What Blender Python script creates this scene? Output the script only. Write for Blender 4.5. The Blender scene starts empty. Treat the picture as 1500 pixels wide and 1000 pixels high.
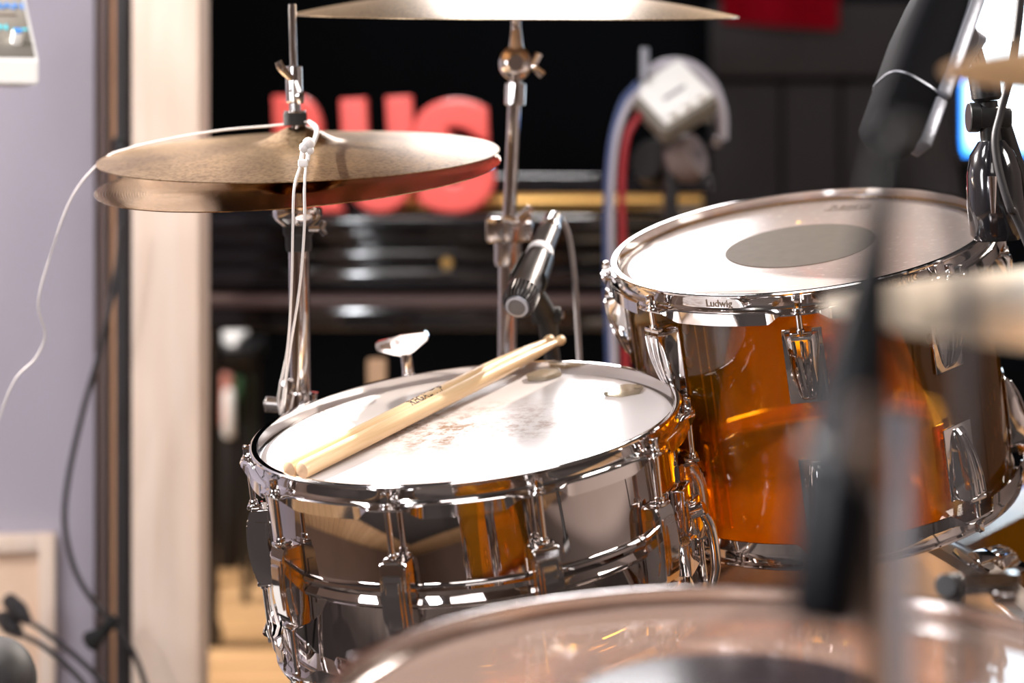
import bpy, bmesh, math, random
from mathutils import Vector, Matrix, noise
random.seed(4)
PI = math.pi
C = bpy.context.scene.collection
F = 2917.0            # focal length in pixels of the 1500 px wide frame
H = 0.93              # lens height over the floor
HZ = 200.0            # row of the horizon

def W(px, py, Y):
    """a point of the room from where it shows and how far away it stands"""
    return Vector(((px - 750) * Y / F, Y, H - (py - HZ) * Y / F))

def V(x, y, z): return Vector((x, y, z))

# ------------------------------------------------------------------ materials
def new_mat(name):
    m = bpy.data.materials.new(name); m.use_nodes = True
    nt = m.node_tree
    return m, nt, nt.nodes['Principled BSDF'], nt.nodes['Material Output']

def pbr(name, col, rough=.5, metal=0, bump=0, bscale=200, spec=.5, coat=0, vary=0, vscale=8, emis=None, estr=0, sub=0):
    m, nt, b, o = new_mat(name)
    b.inputs['Base Color'].default_value = (*col, 1)
    b.inputs['Roughness'].default_value = rough
    b.inputs['Metallic'].default_value = metal
    b.inputs['Specular IOR Level'].default_value = spec
    b.inputs['Coat Weight'].default_value = coat
    b.inputs['Coat Roughness'].default_value = .05
    if emis:
        b.inputs['Emission Color'].default_value = (*emis, 1)
        b.inputs['Emission Strength'].default_value = estr
    tc = nt.nodes.new('ShaderNodeTexCoord')
    if vary:
        n = nt.nodes.new('ShaderNodeTexNoise'); n.inputs['Scale'].default_value = vscale; n.inputs['Detail'].default_value = 6
        r = nt.nodes.new('ShaderNodeMix'); r.data_type = 'RGBA'
        r.inputs[6].default_value = (*[max(0, c * (1 - vary)) for c in col], 1)
        r.inputs[7].default_value = (*[min(1, c * (1 + vary)) for c in col], 1)
        nt.links.new(tc.outputs['Object'], n.inputs['Vector'])
        nt.links.new(n.outputs['Fac'], r.inputs[0]); nt.links.new(r.outputs[2], b.inputs['Base Color'])
    if bump:
        n = nt.nodes.new('ShaderNodeTexNoise'); n.inputs['Scale'].default_value = bscale; n.inputs['Detail'].default_value = 4
        bp = nt.nodes.new('ShaderNodeBump'); bp.inputs['Strength'].default_value = bump; bp.inputs['Distance'].default_value = .001
        nt.links.new(tc.outputs['Object'], n.inputs['Vector'])
        nt.links.new(n.outputs['Fac'], bp.inputs['Height']); nt.links.new(bp.outputs['Normal'], b.inputs['Normal'])
    return m

def wood(name, c1, c2, scale=(1, 1, 12), rough=.45, knots=False, coat=0, planks=None):
    m, nt, b, o = new_mat(name)
    tc = nt.nodes.new('ShaderNodeTexCoord'); mp = nt.nodes.new('ShaderNodeMapping')
    mp.inputs['Scale'].default_value = scale
    n = nt.nodes.new('ShaderNodeTexNoise'); n.inputs['Scale'].default_value = 3; n.inputs['Detail'].default_value = 8; n.inputs['Distortion'].default_value = .6
    r = nt.nodes.new('ShaderNodeValToRGB')
    r.color_ramp.elements[0].position = .3; r.color_ramp.elements[1].position = .7
    r.color_ramp.elements[0].color = (*c1, 1); r.color_ramp.elements[1].color = (*c2, 1)
    nt.links.new(tc.outputs['Object'], mp.inputs['Vector']); nt.links.new(mp.outputs[0], n.inputs['Vector'])
    nt.links.new(n.outputs['Fac'], r.inputs[0])
    last = r.outputs[0]
    if planks:
        br = nt.nodes.new('ShaderNodeTexBrick'); br.inputs['Scale'].default_value = planks
        br.inputs['Mortar Size'].default_value = .006; br.inputs['Color1'].default_value = (1, 1, 1, 1); br.inputs['Color2'].default_value = (.8, .76, .7, 1)
        br.inputs['Mortar'].default_value = (.2, .12, .07, 1); br.inputs['Brick Width'].default_value = 2.4; br.inputs['Row Height'].default_value = .25
        nt.links.new(tc.outputs['Object'], br.inputs['Vector'])
        mx = nt.nodes.new('ShaderNodeMix'); mx.data_type = 'RGBA'; mx.blend_type = 'MULTIPLY'; mx.inputs[0].default_value = 1
        nt.links.new(last, mx.inputs[6]); nt.links.new(br.outputs['Color'], mx.inputs[7]); last = mx.outputs[2]
    if knots:
        vo = nt.nodes.new('ShaderNodeTexVoronoi'); vo.inputs['Scale'].default_value = 5.5
        mp2 = nt.nodes.new('ShaderNodeMapping'); mp2.inputs['Scale'].default_value = (1.6, 1.6, .9)
        mp2.inputs['Location'].default_value = (.05, 0, .16)
        nt.links.new(tc.outputs['Object'], mp2.inputs['Vector']); nt.links.new(mp2.outputs[0], vo.inputs['Vector'])
        rr = nt.nodes.new('ShaderNodeValToRGB'); rr.color_ramp.elements[0].position = .04; rr.color_ramp.elements[1].position = .12
        rr.color_ramp.elements[0].color = (.62, .4, .28, 1); rr.color_ramp.elements[1].color = (1, 1, 1, 1)
        nt.links.new(vo.outputs['Distance'], rr.inputs[0])
        mx = nt.nodes.new('ShaderNodeMix'); mx.data_type = 'RGBA'; mx.blend_type = 'MULTIPLY'; mx.inputs[0].default_value = .8
        nt.links.new(last, mx.inputs[6]); nt.links.new(rr.outputs[0], mx.inputs[7]); last = mx.outputs[2]
    nt.links.new(last, b.inputs['Base Color'])
    b.inputs['Roughness'].default_value = rough
    b.inputs['Coat Weight'].default_value = coat; b.inputs['Coat Roughness'].default_value = .1
    return m

def sheet(name, tint, gloss=.12, rough=.02, body=None, bodyfac=0, translucent=True, speck=0):
    """thin clear plastic: lets light straight through with a tint, mirrors at its face, plus a little body colour"""
    m = bpy.data.materials.new(name); m.use_nodes = True; nt = m.node_tree
    for n in list(nt.nodes): nt.nodes.remove(n)
    out = nt.nodes.new('ShaderNodeOutputMaterial')
    tr = nt.nodes.new('ShaderNodeBsdfTransparent'); tr.inputs[0].default_value = (*tint, 1)
    gl = nt.nodes.new('ShaderNodeBsdfGlossy'); gl.inputs['Roughness'].default_value = rough
    fr = nt.nodes.new('ShaderNodeFresnel'); fr.inputs['IOR'].default_value = 1.5
    mx = nt.nodes.new('ShaderNodeMixShader')
    last = tr.outputs[0]
    if bodyfac:
        df = nt.nodes.new('ShaderNodeBsdfDiffuse'); df.inputs[0].default_value = (*body, 1)
        tl = nt.nodes.new('ShaderNodeBsdfTranslucent'); tl.inputs[0].default_value = (*body, 1)
        a = nt.nodes.new('ShaderNodeMixShader'); a.inputs[0].default_value = .5
        nt.links.new(df.outputs[0], a.inputs[1]); nt.links.new(tl.outputs[0], a.inputs[2])
        b = nt.nodes.new('ShaderNodeMixShader'); b.inputs[0].default_value = bodyfac
        nt.links.new(last, b.inputs[1]); nt.links.new(a.outputs[0], b.inputs[2]); last = b.outputs[0]
        if speck:
            tc = nt.nodes.new('ShaderNodeTexCoord'); mp = nt.nodes.new('ShaderNodeMapping'); mp.inputs['Scale'].default_value = (1, 2.5, 1)
            n = nt.nodes.new('ShaderNodeTexNoise'); n.inputs['Scale'].default_value = 120; n.inputs['Detail'].default_value = 5
            rr = nt.nodes.new('ShaderNodeMapRange'); rr.inputs[1].default_value = .6; rr.inputs[2].default_value = .72
            rr.inputs[3].default_value = bodyfac; rr.inputs[4].default_value = min(1, bodyfac + speck)
            nt.links.new(tc.outputs['Object'], mp.inputs[0]); nt.links.new(mp.outputs[0], n.inputs['Vector'])
            nt.links.new(n.outputs['Fac'], rr.inputs[0]); nt.links.new(rr.outputs[0], b.inputs[0])
    nt.links.new(fr.outputs[0], mx.inputs[0])
    nt.links.new(last, mx.inputs[1]); nt.links.new(gl.outputs[0], mx.inputs[2])
    nt.links.new(mx.outputs[0], out.inputs[0])
    return m

def cymbal_mat(name, c1, c2, rough, patch=5.0):
    m, nt, b, o = new_mat(name)
    tc = nt.nodes.new('ShaderNodeTexCoord')
    n = nt.nodes.new('ShaderNodeTexNoise'); n.inputs['Scale'].default_value = patch; n.inputs['Detail'].default_value = 8; n.inputs['Roughness'].default_value = .7
    r = nt.nodes.new('ShaderNodeValToRGB'); r.color_ramp.elements[0].position = .35; r.color_ramp.elements[1].position = .65
    r.color_ramp.elements[0].color = (*c1, 1); r.color_ramp.elements[1].color = (*c2, 1)
    nt.links.new(tc.outputs['Object'], n.inputs['Vector']); nt.links.new(n.outputs['Fac'], r.inputs[0])
    n3 = nt.nodes.new('ShaderNodeTexNoise'); n3.inputs['Scale'].default_value = 260; n3.inputs['Detail'].default_value = 3
    nt.links.new(tc.outputs['Object'], n3.inputs['Vector'])
    mx = nt.nodes.new('ShaderNodeMix'); mx.data_type = 'RGBA'; mx.blend_type = 'MULTIPLY'; mx.inputs[0].default_value = .8
    r3 = nt.nodes.new('ShaderNodeValToRGB'); r3.color_ramp.elements[0].position = .35; r3.color_ramp.elements[1].position = .55
    r3.color_ramp.elements[0].color = (.45, .38, .3, 1); r3.color_ramp.elements[1].color = (1, 1, 1, 1)
    nt.links.new(n3.outputs['Fac'], r3.inputs[0]); nt.links.new(r.outputs[0], mx.inputs[6]); nt.links.new(r3.outputs[0], mx.inputs[7])
    nt.links.new(mx.outputs[2], b.inputs['Base Color'])
    w = nt.nodes.new('ShaderNodeTexWave'); w.wave_type = 'RINGS'; w.rings_direction = 'Z'; w.inputs['Scale'].default_value = 130
    w.inputs['Distortion'].default_value = .6
    nt.links.new(tc.outputs['Object'], w.inputs['Vector'])
    n2 = nt.nodes.new('ShaderNodeTexNoise'); n2.inputs['Scale'].default_value = 45; n2.inputs['Detail'].default_value = 3
    nt.links.new(tc.outputs['Object'], n2.inputs['Vector'])
    ad = nt.nodes.new('ShaderNodeMath'); ad.operation = 'MULTIPLY_ADD'; ad.inputs[1].default_value = .35
    nt.links.new(w.outputs['Fac'], ad.inputs[0]); nt.links.new(n2.outputs['Fac'], ad.inputs[2])
    bp = nt.nodes.new('ShaderNodeBump'); bp.inputs['Strength'].default_value = .22; bp.inputs['Distance'].default_value = .0008
    nt.links.new(ad.outputs[0], bp.inputs['Height']); nt.links.new(bp.outputs['Normal'], b.inputs['Normal'])
    b.inputs['Metallic'].default_value = 1; b.inputs['Roughness'].default_value = rough
    return m

def coated_head(name):
    m, nt, b, o = new_mat(name)
    tc = nt.nodes.new('ShaderNodeTexCoord')
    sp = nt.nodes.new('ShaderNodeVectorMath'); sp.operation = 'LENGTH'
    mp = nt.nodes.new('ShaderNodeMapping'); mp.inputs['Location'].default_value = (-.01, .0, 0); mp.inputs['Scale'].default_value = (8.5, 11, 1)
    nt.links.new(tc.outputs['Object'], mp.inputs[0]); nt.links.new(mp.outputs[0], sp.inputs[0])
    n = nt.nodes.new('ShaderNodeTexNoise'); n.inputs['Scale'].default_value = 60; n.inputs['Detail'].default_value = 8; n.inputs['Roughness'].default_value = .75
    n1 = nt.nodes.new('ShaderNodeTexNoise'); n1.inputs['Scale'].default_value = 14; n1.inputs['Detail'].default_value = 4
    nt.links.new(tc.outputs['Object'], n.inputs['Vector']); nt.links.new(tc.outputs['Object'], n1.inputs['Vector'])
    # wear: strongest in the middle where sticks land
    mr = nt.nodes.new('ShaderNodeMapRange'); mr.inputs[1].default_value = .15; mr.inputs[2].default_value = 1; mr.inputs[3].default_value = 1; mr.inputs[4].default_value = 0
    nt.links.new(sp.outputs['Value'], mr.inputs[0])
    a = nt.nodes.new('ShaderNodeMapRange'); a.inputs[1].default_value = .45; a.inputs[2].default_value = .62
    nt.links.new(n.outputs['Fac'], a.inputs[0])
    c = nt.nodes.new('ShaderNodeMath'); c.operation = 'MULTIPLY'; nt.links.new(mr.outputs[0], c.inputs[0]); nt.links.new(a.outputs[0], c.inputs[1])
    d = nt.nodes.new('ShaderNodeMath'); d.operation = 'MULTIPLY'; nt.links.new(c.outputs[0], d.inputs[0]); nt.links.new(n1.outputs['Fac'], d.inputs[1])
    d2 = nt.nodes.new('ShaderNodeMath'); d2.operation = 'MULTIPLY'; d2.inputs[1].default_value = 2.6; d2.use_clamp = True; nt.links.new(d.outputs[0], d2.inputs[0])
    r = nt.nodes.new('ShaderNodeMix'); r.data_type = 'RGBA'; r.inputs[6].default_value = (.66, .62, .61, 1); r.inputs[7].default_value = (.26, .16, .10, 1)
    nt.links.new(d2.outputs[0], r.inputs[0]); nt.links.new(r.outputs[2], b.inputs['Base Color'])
    bp = nt.nodes.new('ShaderNodeBump'); bp.inputs['Strength'].default_value = .15; bp.inputs['Distance'].default_value = .0003
    n4 = nt.nodes.new('ShaderNodeTexNoise'); n4.inputs['Scale'].default_value = 900
    nt.links.new(tc.outputs['Object'], n4.inputs['Vector']); nt.links.new(n4.outputs['Fac'], bp.inputs['Height']); nt.links.new(bp.outputs['Normal'], b.inputs['Normal'])
    b.inputs['Roughness'].default_value = .26; b.inputs['Specular IOR Level'].default_value = .6
    return m

M = dict(
    chrome=pbr('chrome', (.80, .77, .76), .06, 1),
    shellchrome=pbr('nickel_shell', (.62, .57, .55), .035, 1),
    oldchrome=pbr('worn_chrome', (.70, .66, .64), .16, 1, bump=.15, bscale=120),
    steel=pbr('steel', (.45, .43, .43), .25, 1),
    black=pbr('black_plastic', (.012, .012, .013), .35),
    matte_black=pbr('matte_black', (.005, .005, .006), .6, spec=.04),
    satin_black=pbr('satin_black', (.003, .003, .004), .3, spec=.14),
    rubber=pbr('black_rubber', (.014, .013, .013), .6),
    felt=pbr('black_felt', (.01, .01, .01), .95, bump=.6, bscale=600),
    mic_metal=pbr('dark_grey_enamel', (.075, .068, .068), .32, .6, coat=.3),
    grille=pbr('grille', (.16, .15, .15), .45, .8, bump=.8, bscale=1400),
    dark_grille=pbr('dark_grille', (.006, .006, .007), .7, 0, spec=.03, bump=.8, bscale=1400),
    grey=pbr('grey_metal', (.32, .33, .37), .35, .7, bump=.2, bscale=200),
    ambr=sheet('amber_acrylic', (1, .76, .25), rough=.02, body=(1, .38, .015), bodyfac=.08),
    tom_head=sheet('translucent_film', (.9, .86, .8), rough=.2, body=(.88, .80, .78), bodyfac=.62, speck=.3),
    clear_head=sheet('clear_film', (.86, .78, .74), rough=.05, body=(.75, .55, .47), bodyfac=.34),
    reso_head=sheet('clear_bottom_film', (.9, .88, .85), rough=.1, body=(.92, .88, .82), bodyfac=.85),
    bass_head=sheet('smoky_film', (.50, .36, .27), rough=.1, body=(.08, .05, .035), bodyfac=.10),
    dot=pbr('grey_dot', (.075, .058, .042), .55, spec=.1, bump=.1, bscale=500, vary=.25, vscale=90),
    black_dot=pbr('black_dot', (.018, .014, .016), .12),
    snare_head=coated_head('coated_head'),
    brass=cymbal_mat('hammered_bronze', (.24, .16, .10), (.60, .43, .25), .34),
    brass2=cymbal_mat('lathed_bronze', (.42, .29, .18), (.62, .47, .31), .3, 3),
    brass3=cymbal_mat('smooth_bronze', (.66, .46, .26), (.82, .62, .38), .09, 3),
    brass4=cymbal_mat('bright_bronze', (.78, .64, .46), (.88, .76, .60), .32, 3),
    hickory=wood('hickory', (.66, .42, .21), (.82, .60, .36), (60, 60, 3), .38, coat=.25),
    pine=wood('pale_pine', (.84, .66, .53), (.90, .76, .65), (14, 14, 1), .6, knots=True),
    panel_wood=wood('panel_pine', (.76, .52, .36), (.86, .66, .50), (3, 3, 8), .6),
    orange_wood=wood('orange_trim', (.56, .30, .17), (.66, .38, .22), (8, 8, 1), .6),
    floor=wood('floor_boards', (.52, .31, .15), (.66, .42, .22), (2, 14, 1), .42, planks=2.0),
    lavender=pbr('lavender_paint', (.43, .40, .47), .75, vary=.05, vscale=3, bump=.1, bscale=90),
    taupe=pbr('taupe_paint', (.16, .115, .105), .7),
    dark_wall=pbr('dark_wall', (.003, .0042, .006), .8, spec=.05, vary=.3, vscale=1.5),
    warm_wall=pbr('warm_wall', (.20, .14, .11), .7, vary=.2, vscale=2),
    light_wall=pbr('light_wall', (.27, .22, .20), .7, vary=.1, vscale=2),
    ceil=pbr('ceiling_paint', (.10, .095, .095), .8),
    panelgrey=pbr('grey_foam', (.034, .031, .034), .95, bump=.5, bscale=60, vary=.3, vscale=5),
    piano=pbr('black_lacquer', (.008, .008, .010), .12, coat=1),
    hinge=pbr('brass_hinge', (.95, .62, .22), .28, 1),
    keyslip=pbr('dull_red_felt', (.06, .035, .032), .5),
    red=pbr('red_gloss', (.80, .115, .10), .35, coat=.2),
    redcloth=pbr('red_cloth', (.42, .003, .018), .9, spec=.1, bump=.4, bscale=200),
    white=pbr('white_plastic', (.84, .84, .82), .5),
    cord=pbr('white_cord', (.62, .58, .56), .6),
    beige=pbr('beige_enamel', (.17, .155, .13), .6),
    teal=pbr('teal_print', (.02, .30, .36), .5),
    blue=pbr('blue_print', (.02, .12, .34), .5),
    ink=pbr('black_ink', (.02, .012, .01), .5),
    grit=pbr('stamped_mark', (.20, .15, .12), .4, .8),
    cable=pbr('black_cable', (.022, .02, .022), .5),
    gcable=pbr('grey_cable', (.22, .20, .20), .42),
    redcable=pbr('red_cable', (.30, .012, .02), .45),
    bluecable=pbr('blue_cable', (.05, .08, .20), .45),
    wcable=pbr('white_cable', (.42, .40, .45), .45),
    tape=pbr('white_tape', (.80, .79, .82), .5),
    hoopwood=pbr('grey_lacquer_hoop', (.30, .26, .23), .25, coat=.6),
    gel=sheet('gel', (.90, .84, .72), rough=.12, body=(.70, .60, .46), bodyfac=.42),
    tan=pbr('tan_wood', (.42, .27, .16), .6, vary=.2, vscale=20),
    pink=pbr('pink_cloth', (.50, .20, .16), .9),
    paper=pbr('paper', (.85, .86, .88), .7),
    dark_bag=pbr('dark_bag', (.015, .012, .012), .9),
    green=pbr('green_cloth', (.006, .045, .010), .9),
    rug=pbr('dark_rug', (.020, .014, .012), .95, bump=.6, bscale=300, vary=.5, vscale=12),
    screen=None,
)

def screen_mat():
    m, nt, b, o = new_mat('lit_screen')
    tc = nt.nodes.new('ShaderNodeTexCoord'); sx = nt.nodes.new('ShaderNodeSeparateXYZ')
    nt.links.new(tc.outputs['Generated'], sx.inputs[0])
    # white page with a blue border at its rim and a blue band across
    def edge(sock, lo, hi):
        r = nt.nodes.new('ShaderNodeMapRange'); r.inputs[1].default_value = lo; r.inputs[2].default_value = hi; nt.links.new(sock, r.inputs[0]); return r.outputs[0]
    a = edge(sx.outputs['X'], .0, .05)
    b1 = edge(sx.outputs['Z'], .0, .07)
    n = nt.nodes.new('ShaderNodeMath'); n.operation = 'MULTIPLY'; nt.links.new(a, n.inputs[0]); nt.links.new(b1, n.inputs[1])
    r = nt.nodes.new('ShaderNodeMix'); r.data_type = 'RGBA'; r.inputs[6].default_value = (.0, .22, .9, 1); r.inputs[7].default_value = (.72, .88, 1, 1)
    nt.links.new(n.outputs[0], r.inputs[0]); nt.links.new(r.outputs[2], b.inputs['Emission Color'])
    b.inputs['Emission Strength'].default_value = 3.4; b.inputs['Base Color'].default_value = (0, 0, 0, 1)
    return m
M['screen'] = screen_mat()

# ------------------------------------------------------------------ mesh helpers
def bm_new(): return bmesh.new()

def lathe(prof, seg=64, bm=None, mat=Matrix.Identity(4), closed=False):
    bm = bm or bm_new(); rings = []
    for r, z in prof:
        if abs(r) < 1e-6: rings.append([bm.verts.new(mat @ V(0, 0, z))])
        else: rings.append([bm.verts.new(mat @ V(r * math.cos(2*PI*i/seg), r * math.sin(2*PI*i/seg), z)) for i in range(seg)])
    pairs = list(zip(rings, rings[1:]))
    if closed: pairs.append((rings[-1], rings[0]))
    for a, b in pairs:
        for i in range(seg):
            j = (i + 1) % seg
            if len(a) == 1 and len(b) == 1: continue
            if len(a) == 1: bm.faces.new((a[0], b[i], b[j]))
            elif len(b) == 1: bm.faces.new((a[i], a[j], b[0]))
            else: bm.faces.new((a[i], a[j], b[j], b[i]))
    return bm

def axis_mat(p, d, up=V(0, 0, 1)):
    """frame with Z along d at p"""
    z = Vector(d).normalized()
    x = up.cross(z)
    if x.length < 1e-4: x = V(1, 0, 0)
    x.normalize(); y = z.cross(x)
    m = Matrix((x, y, z)).transposed().to_4x4(); m.translation = p
    return m

def cyl(p0, p1, r, seg=20, bm=None, r1=None):
    p0 = Vector(p0); p1 = Vector(p1); L = (p1 - p0).length
    r1 = r if r1 is None else r1
    e = min(.0008, L * .2, r * .3)
    return lathe([(0, 0), (r - e, 0), (r, e), (r1, L - e), (r1 - e, L), (0, L)], seg, bm, axis_mat(p0, p1 - p0))

def catmull(pts, n=8):
    pts = [Vector(p) for p in pts]
    if len(pts) < 3: return pts
    P = [pts[0] * 2 - pts[1]] + pts + [pts[-1] * 2 - pts[-2]]
    out = []
    for i in range(1, len(P) - 2):
        for k in range(n):
            t = k / n; a, b, c, d = P[i-1], P[i], P[i+1], P[i+2]
            out.append(.5 * ((2*b) + (c - a) * t + (2*a - 5*b + 4*c - d) * t*t + (3*b - a - 3*c + d) * t**3))
    out.append(pts[-1]); return out

def tube(pts, r, seg=10, bm=None, smooth=True, n=8):
    bm = bm or bm_new()
    pts = catmull(pts, n) if smooth else [Vector(p) for p in pts]
    rr = r if isinstance(r, (list, tuple)) else None
    rings = []; up = V(0, 0, 1); x = None
    for i, p in enumerate(pts):
        d = (pts[min(i+1, len(pts)-1)] - pts[max(i-1, 0)]).normalized()
        if x is None:
            x = d.cross(up if abs(d.z) < .9 else V(1, 0, 0)).normalized()
        else: x = (x - d * x.dot(d)).normalized()
        y = d.cross(x)
        if rr:
            t = i / (len(pts) - 1) * (len(rr) - 1); k = min(int(t), len(rr) - 2); rad = rr[k] + (rr[k+1] - rr[k]) * (t - k)
        else: rad = r
        rings.append([bm.verts.new(p + x * rad * math.cos(2*PI*j/seg) + y * rad * math.sin(2*PI*j/seg)) for j in range(seg)])
    for a, b in zip(rings, rings[1:]):
        for j in range(seg): bm.faces.new((a[j], a[(j+1) % seg], b[(j+1) % seg], b[j]))
    bm.faces.new(rings[0][::-1]); bm.faces.new(rings[-1])
    return bm

def box(c, s, bevel=0, bm=None, mat=Matrix.Identity(4), seg=2):
    bm = bm or bm_new(); t = bm_new()
    bmesh.ops.create_cube(t, size=1)
    for v in t.verts: v.co = V(v.co.x * s[0], v.co.y * s[1], v.co.z * s[2])
    if bevel: bmesh.ops.bevel(t, geom=t.edges[:], offset=bevel, segments=seg, affect='EDGES', profile=.5)
    add(bm, t, mat @ Matrix.Translation(Vector(c))); return bm

def add(bm, t, mat=Matrix.Identity(4)):
    mp = {v: bm.verts.new(mat @ v.co) for v in t.verts}
    for f in t.faces:
        try: bm.faces.new([mp[v] for v in f.verts])
        except ValueError: pass
    t.free(); return bm

def extrude_poly(pts, depth, bevel=0, bm=None, mat=Matrix.Identity(4)):
    """pts in XY, extruded from z=-depth/2 to depth/2"""
    t = bm_new()
    a = [t.verts.new(V(x, y, -depth/2)) for x, y in pts]; b = [t.verts.new(V(x, y, depth/2)) for x, y in pts]
    n = len(pts)
    t.faces.new(a[::-1]); t.faces.new(b)
    for i in range(n): t.faces.new((a[i], a[(i+1) % n], b[(i+1) % n], b[i]))
    if bevel: bmesh.ops.bevel(t, geom=t.edges[:], offset=bevel, segments=2, affect='EDGES')
    bm = bm or bm_new(); return add(bm, t, mat)

def obj(name, bm, mat, parent=None, loc=None, mw=None, sharp=38):
    bmesh.ops.recalc_face_normals(bm, faces=bm.faces[:])
    for f in bm.faces: f.smooth = True
    for e in bm.edges:
        if len(e.link_faces) == 2 and e.calc_face_angle(0) > math.radians(sharp): e.smooth = False
    me = bpy.data.meshes.new(name); bm.to_mesh(me); bm.free()
    me.materials.append(mat)
    o = bpy.data.objects.new(name, me); C.objects.link(o)
    if parent: o.parent = parent
    if mw is not None: o.matrix_basis = mw
    if loc is not None: o.location = loc
    return o

def tag(o, label, cat, group=None, kind=None):
    if label: o['label'] = label
    if cat: o['category'] = cat
    if group: o['group'] = group
    if kind: o['kind'] = kind
    return o

def thing(name, label, cat, mw=None, group=None):
    o = bpy.data.objects.new(name, None); C.objects.link(o); o.empty_display_size = .05
    if mw is not None: o.matrix_basis = mw if isinstance(mw, Matrix) else Matrix.Translation(Vector(mw))
    return tag(o, label, cat, group)

def struct(name, bm, mat, **k):
    o = obj(name, bm, mat, **k); o['kind'] = 'structure'; return o

def dup(o, parent=None, loc=None, mw=None):
    c = o.copy(); C.objects.link(c)
    if parent: c.parent = parent
    if mw is not None: c.matrix_basis = mw
    for ch in list(o.children):
        dup(ch, c)
    return c

def frame(c, n):
    n = Vector(n).normalized(); u = (V(1, 0, 0) - n * n.x).normalized(); v = n.cross(u)
    m = Matrix((u, v, n)).transposed().to_4x4(); m.translation = Vector(c); return m

def text_bm(s, size, extrude=.0002, offset=0, res=3, align='CENTER', bevel=0):
    cu = bpy.data.curves.new('txt', 'FONT'); cu.body = s; cu.size = size; cu.extrude = extrude; cu.offset = offset
    cu.resolution_u = res; cu.align_x = align; cu.align_y = 'CENTER'; cu.bevel_depth = bevel; cu.bevel_resolution = 2
    o = bpy.data.objects.new('txt', cu); C.objects.link(o)
    bpy.context.view_layer.update()
    me = bpy.data.meshes.new_from_object(o.evaluated_get(bpy.context.evaluated_depsgraph_get()))
    bpy.data.objects.remove(o); bpy.data.curves.remove(cu)
    bm = bm_new(); bm.from_mesh(me); bpy.data.meshes.remove(me)
    return bm

def sstep(a, b, x):
    t = max(0, min(1, (x - a) / (b - a))); return t * t * (3 - 2 * t)

# ------------------------------------------------------------------ drum kit pieces
def hoop_bm(R, ears, z0=0, flip=1, seg=288, wall=.0125, skirt=.0262):
    """triple-flanged hoop: rolled lip, wall, flange that widens into ears and drops as a skirt between them"""
    bm = bm_new(); rings = []
    for i in range(seg):
        a = 2*PI*i/seg
        d = min(abs((a - e + PI) % (2*PI) - PI) for e in ears) * R
        ear = 1 - sstep(.012, .028, d)
        fl = .0055 + .0075 * ear
        zs = skirt - (skirt - wall - .0035) * ear
        p = [(R - .0062, -.0005), (R - .0045, .0), (R - .0012, .0), (R, -.0010), (R - .0002, -.0024), (R - .0034, -.0036), (R - .0040, -.0050),
             (R - .0042, -wall), (R - .0030, -wall - .0016), (R - .003 + fl * .7, -wall - .0022), (R - .003 + fl, -wall - .0036),
             (R - .0024 + fl, -zs), (R - .0040 + fl, -zs), (R - .0046 + fl, -wall - .0056), (R - .0060, -wall - .0040), (R - .0062, -wall)]
        rings.append([bm.verts.new(V(r * math.cos(a), r * math.sin(a), z0 + flip * z)) for r, z in p])
    n = len(rings[0])
    for i in range(seg):
        A, B = rings[i], rings[(i+1) % seg]
        for j in range(n): bm.faces.new((A[j], A[(j+1) % n], B[(j+1) % n], B[j]))
    return bm

def place_at(a, r, z): 
    """local frame on the shell: X outward, Y around, Z up"""
    return Matrix.Rotation(a, 4, 'Z') @ Matrix.Translation(V(r, 0, z))

def rod_bm(r, z_in, z_ear, sgn=1):
    bm = cyl(V(r, 0, z_in), V(r, 0, z_ear), .0026, 14)
    cyl(V(r, 0, z_ear), V(r, 0, z_ear + sgn * .0018), .0062, 20, bm)
    cyl(V(r, 0, z_ear + sgn * .0018), V(r, 0, z_ear + sgn * .0045), .0045, 16, bm)
    box(V(r, 0, z_ear + sgn * .0085), (.0062, .0062, .0085), .0009, bm)
    cyl(V(r, 0, z_in - sgn*.001), V(r, 0, z_in + sgn * .006), .0040, 16, bm)
    return bm

def box_lug_bm():
    t = extrude_poly([(0, .0335), (.015, .0335), (.0182, .028), (.0195, .010), (.0198, 0), (.0195, -.010), (.0182, -.028), (.015, -.0335), (0, -.0335)], .022, .0013)
    bm = bm_new(); add(bm, t, Matrix.Rotation(PI/2, 4, 'X'))
    # raised frame steps on the face, a long window down the middle
    for w, h, d in ((.0165, .048, .0208), (.0115, .038, .0222)):
        extrude_poly([(.012, h/2), (d - .001, h/2), (d, h*.25), (d + .0004, 0), (d, -h*.25), (d - .001, -h/2), (.012, -h/2)], w, .0007, bm, Matrix.Rotation(PI/2, 4, 'X'))
    extrude_poly([(.003, .022), (.0125, .024), (.0150, .012), (.0152, 0), (.0150, -.012), (.0125, -.024), (.003, -.022)], .0240, .0008, bm, Matrix.Rotation(PI/2, 4, 'X'))
    for s in (-1, 1):
        box(V(.012, 0, s * .0345), (.013, .0135, .004), .0012, bm)
    return bm

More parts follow.
